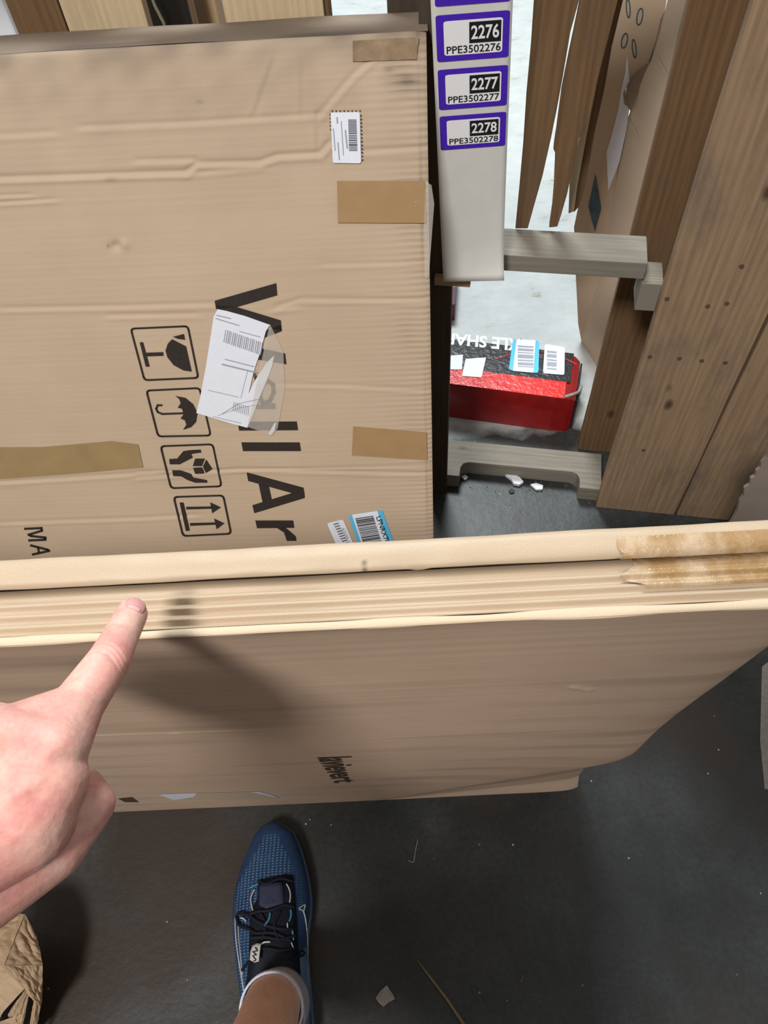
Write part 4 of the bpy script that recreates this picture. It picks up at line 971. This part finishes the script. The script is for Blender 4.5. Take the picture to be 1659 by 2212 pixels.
for y_, l_, r_2 in zip(yy, XL, XR):
    a = atz(l_, y_, 0.034); b = atz(r_2, y_, 0.034); CEN.append((a+b)/2); HWS.append(abs(b[0]-a[0])/2)
CEN = np.array(CEN); HWS = np.array(HWS)
kk = np.ones(5)/5
HWS[3:-3] = np.convolve(HWS, kk, 'same')[3:-3]
def upper_z(x, y):
    i = int(np.argmin(np.abs(CEN[:, 1]-y))); w_ = HWS[i]; t = max(-1, min(1, (x-CEN[i, 0])/w_))
    return 0.030+(HZ[i]-0.030)*max(0.0, 1-abs(t)**2.4)**(1/2.0)
shoe = bpy.data.objects.new('shoe', None); COL.objects.link(shoe); shoe.parent = person; shoe['label'] = 'blue knit running shoe'
NA = 41; PT = []; UVs = []; DO = []
for i in range(len(yy)):
    row = []; uvr = []; do = []
    for k in range(NA):
        a = math.pi*k/(NA-1); t = -math.cos(a)
        tt_ = np.sign(t)*abs(t)
        z = 0.030+(HZ[i]-0.030)*max(0.0, 1-abs(tt_)**2.4)**0.5
        row.append((CEN[i, 0]+t*HWS[i], CEN[i, 1], z)); uvr.append((t*HWS[i], CEN[i, 1]))
        yp = yy[i]; v = 1.0 if 1808 < yp < 1985 and abs(t) < 0.30+0.62*min(1, (yp-1808)/110) else 0.0
        if yp >= 1985 and t < -0.35: v = 0.8
        if t > 0.62: v *= 0.2
        do.append(v*min(1, (abs(t) < 0.97)))
    PT.append(row); UVs.append(uvr); DO.append(do)
PT = np.array(PT); 
ny, nx = PT.shape[:2]; idx = np.arange(ny*nx).reshape(ny, nx)
F = np.stack([idx[:-1, :-1], idx[1:, :-1], idx[1:, 1:], idx[:-1, 1:]], -1).reshape(-1, 4)
mesh_obj('knit_upper', PT.reshape(-1, 3), F, 'knit_blue', shoe, np.array(UVs).reshape(-1, 2), smooth=True, dots=np.array(DO).ravel())
prof = [(1.0, 0.031), (1.02, 0.027), (1.03, 0.018), (1.01, 0.006), (0.97, 0.0)]
PT = []
outl = [(CEN[i, 0]-HWS[i], CEN[i, 1], CEN[i, 0]) for i in range(len(yy))][::-1]+[(CEN[i, 0]+HWS[i], CEN[i, 1], CEN[i, 0]) for i in range(len(yy))]
cyc = np.mean(CEN[:, 1])
for s_, z in prof:
    PT.append([(cx_+(x_-cx_)*s_+(0), cyc+(y_-cyc)*(1+(s_-1)*0.5), z) for x_, y_, cx_ in outl+outl[:1]])
PT = np.array(PT); ns = PT.shape[1]
idx = np.arange(PT.shape[0]*ns).reshape(PT.shape[0], ns)
F = [tuple(f) for f in np.stack([idx[:-1, :-1], idx[:-1, 1:], idx[1:, 1:], idx[1:, :-1]], -1).reshape(-1, 4)]
F.append(tuple(idx[-1, :-1])); F.append(tuple(idx[0, :-1][::-1]))
mesh_obj('shoe_sole', PT.reshape(-1, 3), F, 'shoe_sole', shoe, smooth=False)
def onU(x, y, off=0.0):
    z = 0.06
    for _ in range(6):
        p = atz(x, y, z); z = 0.5*z+0.5*(upper_z(p[0], p[1])+off)
    return atz(x, y, z)
def cs(pts): return [(450+x*0.2224, 1720+y*0.2224) for x, y in pts]
def dense_poly(pts, k=5):
    out = []
    for i in range(len(pts)):
        a = np.array(pts[i]); b = np.array(pts[(i+1) % len(pts)])
        for j in range(k): out.append(tuple(a+(b-a)*j/k))
    return out
def patch(name, pts, mat, off, label=None, parent=None):
    c = np.mean(np.array(pts), axis=0); P = dense_poly(pts, 6); V = [onU(c[0], c[1], off)]; F = []
    n_ = len(P); rings = [0.33, 0.66, 1.0]
    for r in rings:
        for p in P: q = c+(np.array(p)-c)*r; V.append(onU(q[0], q[1], off))
    for j in range(n_): F.append((0, 1+j, 1+(j+1) % n_))
    for k in range(2):
        for j in range(n_): F.append((1+k*n_+j, 1+(k+1)*n_+j, 1+(k+1)*n_+(j+1) % n_, 1+k*n_+(j+1) % n_))
    V = np.array(V); f = F[0]
    if np.cross(V[f[1]]-V[f[0]], V[f[2]]-V[f[0]])[2] < 0: F = [tuple(reversed(q)) for q in F]
    o = mesh_obj(name, V, F, mat, parent or shoe, smooth=True, label=label)
    md = o.modifiers.new('thickness', 'SOLIDIFY'); md.thickness = 0.0012; md.offset = 1
    return o
patch('throat', cs([(490, 815), (740, 760), (820, 770), (845, 1000), (860, 1300), (872, 1560), (900, 1800), (880, 2200), (380, 2250), (360, 1900), (395, 1620), (402, 1300), (400, 1140), (480, 1000)]), 'shoe_dark', 0.0016, 'near black throat and lining')
patch('tongue', cs([(500, 860), (715, 835), (735, 1040), (560, 1095), (495, 1060)]), 'tongue_grey', 0.0042, 'grey blue mesh tongue')
patch('collar_knit', cs([(880, 1500), (960, 1450), (990, 1800), (975, 2400), (905, 2400), (905, 1900)]), 'shoe_sole', 0.0018)
def surf_tube(name, pts, r, mat, off, label=None, seg=8):
    P = smooth_pts([np.array(p) for p in cs(pts)], 6)
    return tube(name, [onU(p[0], p[1], off) for p in P], r, mat, shoe, seg, label=label)
for pts, r in [([(400, 1150), (480, 1120), (600, 1110), (740, 1060), (830, 1080)], 0.0024), ([(280, 1150), (330, 1135), (400, 1165), (520, 1240), (700, 1290), (830, 1290)], 0.0024),
               ([(270, 1165), (300, 1250), (390, 1290), (470, 1330), (640, 1330), (820, 1420)], 0.0022), ([(405, 1380), (540, 1370), (700, 1390), (850, 1350)], 0.0024),
               ([(400, 1500), (560, 1480), (700, 1500), (860, 1480)], 0.0022), ([(500, 1130), (560, 1250), (520, 1400)], 0.0020), ([(700, 1120), (640, 1260), (690, 1420)], 0.0020),
               ([(800, 1580), (860, 1560), (905, 1500), (930, 1530), (880, 1560)], 0.0018), ([(330, 1690), (360, 1640), (420, 1610)], 0.0022), ([(490, 820), (560, 850), (700, 800), (820, 830)], 0.0018)]:
    surf_tube('shoelace', pts, r, 'lace_black', 0.0050)
surf_tube('eyelet_loop', [(450, 905), (425, 950), (412, 1010), (432, 1110)], 0.0010, 'trim_pale', 0.004, 'pale eyelet loop')
surf_tube('eyelet_loop', [(758, 850), (785, 900), (797, 960), (790, 1030)], 0.0010, 'trim_pale', 0.004, 'pale eyelet loop')
surf_tube('eyelet_loop', [(400, 890), (440, 870), (485, 850)], 0.0013, 'trim_teal', 0.004, 'teal eyelet loop')
surf_tube('eyelet_loop', [(800, 1100), (803, 1160), (785, 1215)], 0.0013, 'trim_teal', 0.005, 'teal eyelet loop')
surf_tube('eyelet_loop', [(815, 1300), (822, 1350), (825, 1400)], 0.0013, 'trim_teal', 0.005, 'teal eyelet loop')
surf_tube('eyelet_loop', [(768, 1230), (770, 1285)], 0.0010, 'trim_pale', 0.006, 'pale eyelet loop')
surf_tube('eyelet_loop', [(805, 1420), (825, 1470), (835, 1490)], 0.0009, 'trim_pale', 0.006, 'pale eyelet loop')
surf_tube('eyelet_loop', [(315, 1180), (345, 1190), (365, 1215)], 0.0012, 'trim_pale', 0.005, 'pale eyelet loop')
surf_tube('blue_trim', [(600, 1130), (590, 1190), (545, 1260)], 0.0014, 'trim_teal', 0.006, 'blue lace trim')
surf_tube('curved_trim', [(880, 1090), (905, 1070), (940, 1055), (928, 1120), (945, 1200), (960, 1350), (966, 1500), (960, 1650), (950, 1780)], 0.0009, 'trim_pale', 0.0012, 'cream curved outline on the right side')
surf_tube('curved_trim', [(885, 1100), (915, 1105), (935, 1150)], 0.0009, 'trim_pale', 0.0012, 'cream curved outline on the right side')
surf_tube('curved_trim', [(262, 1160), (262, 1280), (275, 1450), (300, 1620), (330, 1800), (342, 1890)], 0.0009, 'trim_pale', 0.0012, 'cream curved outline on the left side')
surf_tube('curved_trim', [(290, 1255), (298, 1400), (315, 1580), (330, 1740)], 0.0006, 'trim_pale', 0.0012, 'cream curved outline on the left side')
tgp = patch('tongue_tag', cs([(430, 1455), (475, 1430), (512, 1435), (500, 1530), (492, 1605), (450, 1615), (405, 1590), (412, 1510)]), 'trim_pale', 0.014, 'white tag with black zigzag')
Pz = smooth_pts([np.array(p) for p in cs([(455, 1470), (480, 1500), (430, 1510), (470, 1540), (430, 1550), (465, 1590), (440, 1600)])], 2)
tube('zigzag_mark', [onU(p[0], p[1], 0.0158) for p in Pz], 0.0008, 'ink', tgp, 6)
surf_tube('pull_tab', [(490, 1455), (540, 1420), (600, 1415)], 0.0012, 'trim_pale', 0.010, 'cream stitched edge')

# ------------------------------------------------------------------ crumpled paper bag at the lower left
def bz(x, y, z): return atz(x, y, z)
bag = root('paper_bag', 'crumpled brown kraft paper bag on the floor at lower left', 'bag', atz(20, 2140, 0.0))
def crum(name, pts, mat, thick, sub=14, amp=0.004, label=None):
    """quad patch with crumple; pts = 4 corners (world)"""
    a, b, c, d = [np.array(p) for p in pts]; u = np.linspace(0, 1, sub*2); U_, V_ = np.meshgrid(u, u)
    P = (1-U_)[..., None]*(1-V_)[..., None]*a+U_[..., None]*(1-V_)[..., None]*b+U_[..., None]*V_[..., None]*c+(1-U_)[..., None]*V_[..., None]*d
    nz = np.abs(vnoise(U_, V_, 9))*1.6+np.abs(vnoise(U_, V_, 18))*0.7
    env = np.sin(np.clip(U_, 0.02, 0.98)*math.pi)**0.3*np.sin(np.clip(V_, 0.02, 0.98)*math.pi)**0.3
    nn = np.cross(b-a, d-a); nn /= np.linalg.norm(nn)
    if nn[2] < 0: nn = -nn
    P = P+nn*(amp*nz*env)[..., None]
    o = grid_mesh(name, P, mat, bag, np.stack([U_, V_], -1)*0.2, smooth=False, label=label)
    md = o.modifiers.new('thickness', 'SOLIDIFY'); md.thickness = thick
    return o
crum('paper_panel', [bz(-140, 2010, 0.12), bz(12, 1972, 0.125), bz(54, 1976, 0.12), bz(10, 2085, 0.15)], 'kraft_paper', 0.0008)
crum('paper_panel', [bz(54, 1976, 0.12), bz(80, 2028, 0.115), bz(91, 2085, 0.11), bz(10, 2085, 0.15)], 'kraft_paper', 0.0008)
crum('paper_panel', [bz(10, 2085, 0.15), bz(91, 2085, 0.11), bz(89, 2165, 0.09), bz(86, 2176, 0.10)], 'kraft_paper', 0.0008)
crum('paper_panel', [bz(-140, 2010, 0.12), bz(10, 2085, 0.15), bz(86, 2176, 0.10), bz(0, 2076, 0.135)], 'kraft_paper', 0.0008)
crum('paper_fold', [bz(-140, 2060, 0.14), bz(0, 2072, 0.138), bz(56, 2132, 0.12), bz(10, 2182, 0.10)], 'kraft_paper', 0.0008)
crum('paper_fold', [bz(-160, 2100, 0.12), bz(10, 2182, 0.10), bz(-10, 2215, 0.08), bz(-160, 2260, 0.08)], 'kraft_paper', 0.0008)
crum('inner_paper', [bz(56, 2132, 0.10), bz(62, 2150, 0.09), bz(45, 2240, 0.06), bz(18, 2190, 0.07)], 'kraft_paper', 0.0008, amp=0.006)
crum('inner_paper', [bz(76, 2160, 0.08), bz(80, 2168, 0.08), bz(68, 2250, 0.04), bz(60, 2250, 0.04)], 'kraft_paper', 0.0008, amp=0.003)
crum('side_paper', [bz(91, 2085, 0.11), bz(89, 2170, 0.09), atz(78, 2240, 0.0), atz(70, 2110, 0.0)], 'kraft_paper', 0.0008, amp=0.003)
crum('side_paper', [bz(30, 1985, 0.11), bz(91, 2085, 0.11), atz(70, 2110, 0.0), atz(-10, 2040, 0.0)], 'kraft_paper', 0.0008, amp=0.003)
crum('paper_fold', [bz(-120, 2250, 0.09), bz(32, 2195, 0.075), bz(40, 2215, 0.07), bz(-60, 2330, 0.07)], 'kraft_paper', 0.0008, amp=0.004)

# ------------------------------------------------------------------ litter on the floor
def chip(name, label, cat, pts, z, mat, th=0.002, group=None):
    P = [atz(x, y, z) for x, y in pts]
    o = slab(name, P, (0, 0, -th), mat, None, bevel=None)
    return tag(o, label, cat, group)
chip('paper_scrap', 'small crumpled grey paper scrap on the dark floor near the shoe', 'scrap', [(811, 2156), (822, 2140), (836, 2128), (841, 2137), (849, 2148), (853, 2158), (838, 2166), (828, 2175), (818, 2166)], 0.006, 'scrap_grey', 0.006)
chip('paint_patch', 'strip of worn pale floor paint at the right edge beside the near carton', 'paint', [(1646, 1440), (1700, 1400), (1720, 1700), (1652, 1705), (1642, 1600)], 0.0006, 'scrap_grey', 0.0004)
st_ = tube('wood_splinter', [atz(901, 2074, 0.003), atz(930, 2112, 0.003), atz(965, 2158, 0.003), atz(1004, 2216, 0.003)], [0.0012, 0.002, 0.002, 0.0024], 'straw', None, 6)
tag(st_, 'long thin wood splinter on the dark floor right of the shoe', 'splinter')
def bit(px_, py_, r, mat, label, group='tiny crumbs on the dark floor', name='floor_crumb'):
    c_ = atz(px_, py_, 0.0); n_ = 6
    V = [c_+(0, 0, r*1.0)]+[c_+np.array([math.cos(a)*r*random.uniform(0.7, 1.3), math.sin(a)*r*random.uniform(0.7, 1.3), 0.0003]) for a in np.linspace(0, 2*math.pi, n_+1)[:-1]]
    F = [(0, 1+i, 1+(i+1) % n_) for i in range(n_)]+[tuple(range(n_, 0, -1))]
    o = mesh_obj(name, V, F, mat, None); tag(o, label, 'crumb', group)
for x, y, lb in [(661, 1780, 'white crumb on the floor beside the tip of the blue shoe'), (1277, 1687, 'pale crumb right at the bottom corner of the near carton'), (1529, 1671, 'pale crumb nearest the worn paint strip at the right'),
                 (1358, 1854, 'pale crumb alone on the open floor below the carton corner'), (1643, 1930, 'pale crumb at the far right edge of the floor'), (1108, 1825, 'pale crumb on the floor between lint thread and carton corner'), (1552, 1620, 'pale crumb furthest up the floor beside the slanted carton edge')]:
    bit(x, y, 0.0014, 'foam_white', lb, 'pale crumbs on the dark floor')
tag(tube('lint_thread', smooth_pts([atz(903, 1812, 0.002), atz(897, 1840, 0.002), atz(893, 1862, 0.002), atz(882, 1858, 0.002)], 4), 0.0008, 'scrap_grey', None, 5), 'pale bent thread of lint on the dark floor right of the shoe', 'thread')
tag(tube('lint_thread', [atz(1131, 2106, 0.002), atz(1124, 2122, 0.002)], 0.0009, 'straw', None, 5), 'short straw coloured fibre on the floor right of the splinter', 'thread')
chip('foam_piece', 'long white foam piece in the notch of the lower pallet runner', 'foam', [(1088, 1022), (1104, 1022), (1122, 1030), (1131, 1040), (1122, 1046), (1110, 1044), (1104, 1034)], 0.008, 'foam_white', 0.007)
chip('foam_piece', 'small white foam piece right of the longer one by the runner', 'foam', [(1146, 1046), (1158, 1043), (1173, 1048), (1172, 1056), (1158, 1057)], 0.006, 'foam_white', 0.005)
chip('foam_piece', 'round white foam crumb at the left corner of the runner notch', 'foam', [(997, 1029), (1005, 1025), (1011, 1030), (1004, 1036)], 0.006, 'foam_white', 0.005)
chip('floor_chip', 'small black chip on the grey floor in front of the runner', 'chip', [(1099, 1060), (1104, 1055), (1112, 1058), (1110, 1064), (1102, 1065)], 0.003, 'ink', 0.003)
for k in range(26):
    bit(random.uniform(1010, 1255), random.uniform(1040, 1062), random.uniform(0.0010, 0.0028), random.choice(['debris_brown', 'scrap_grey', 'debris_brown', 'straw']), 'tiny brown and grey grit crumb by the lower runner notch', 'grit crumbs by the runner notch', 'grit_crumb')
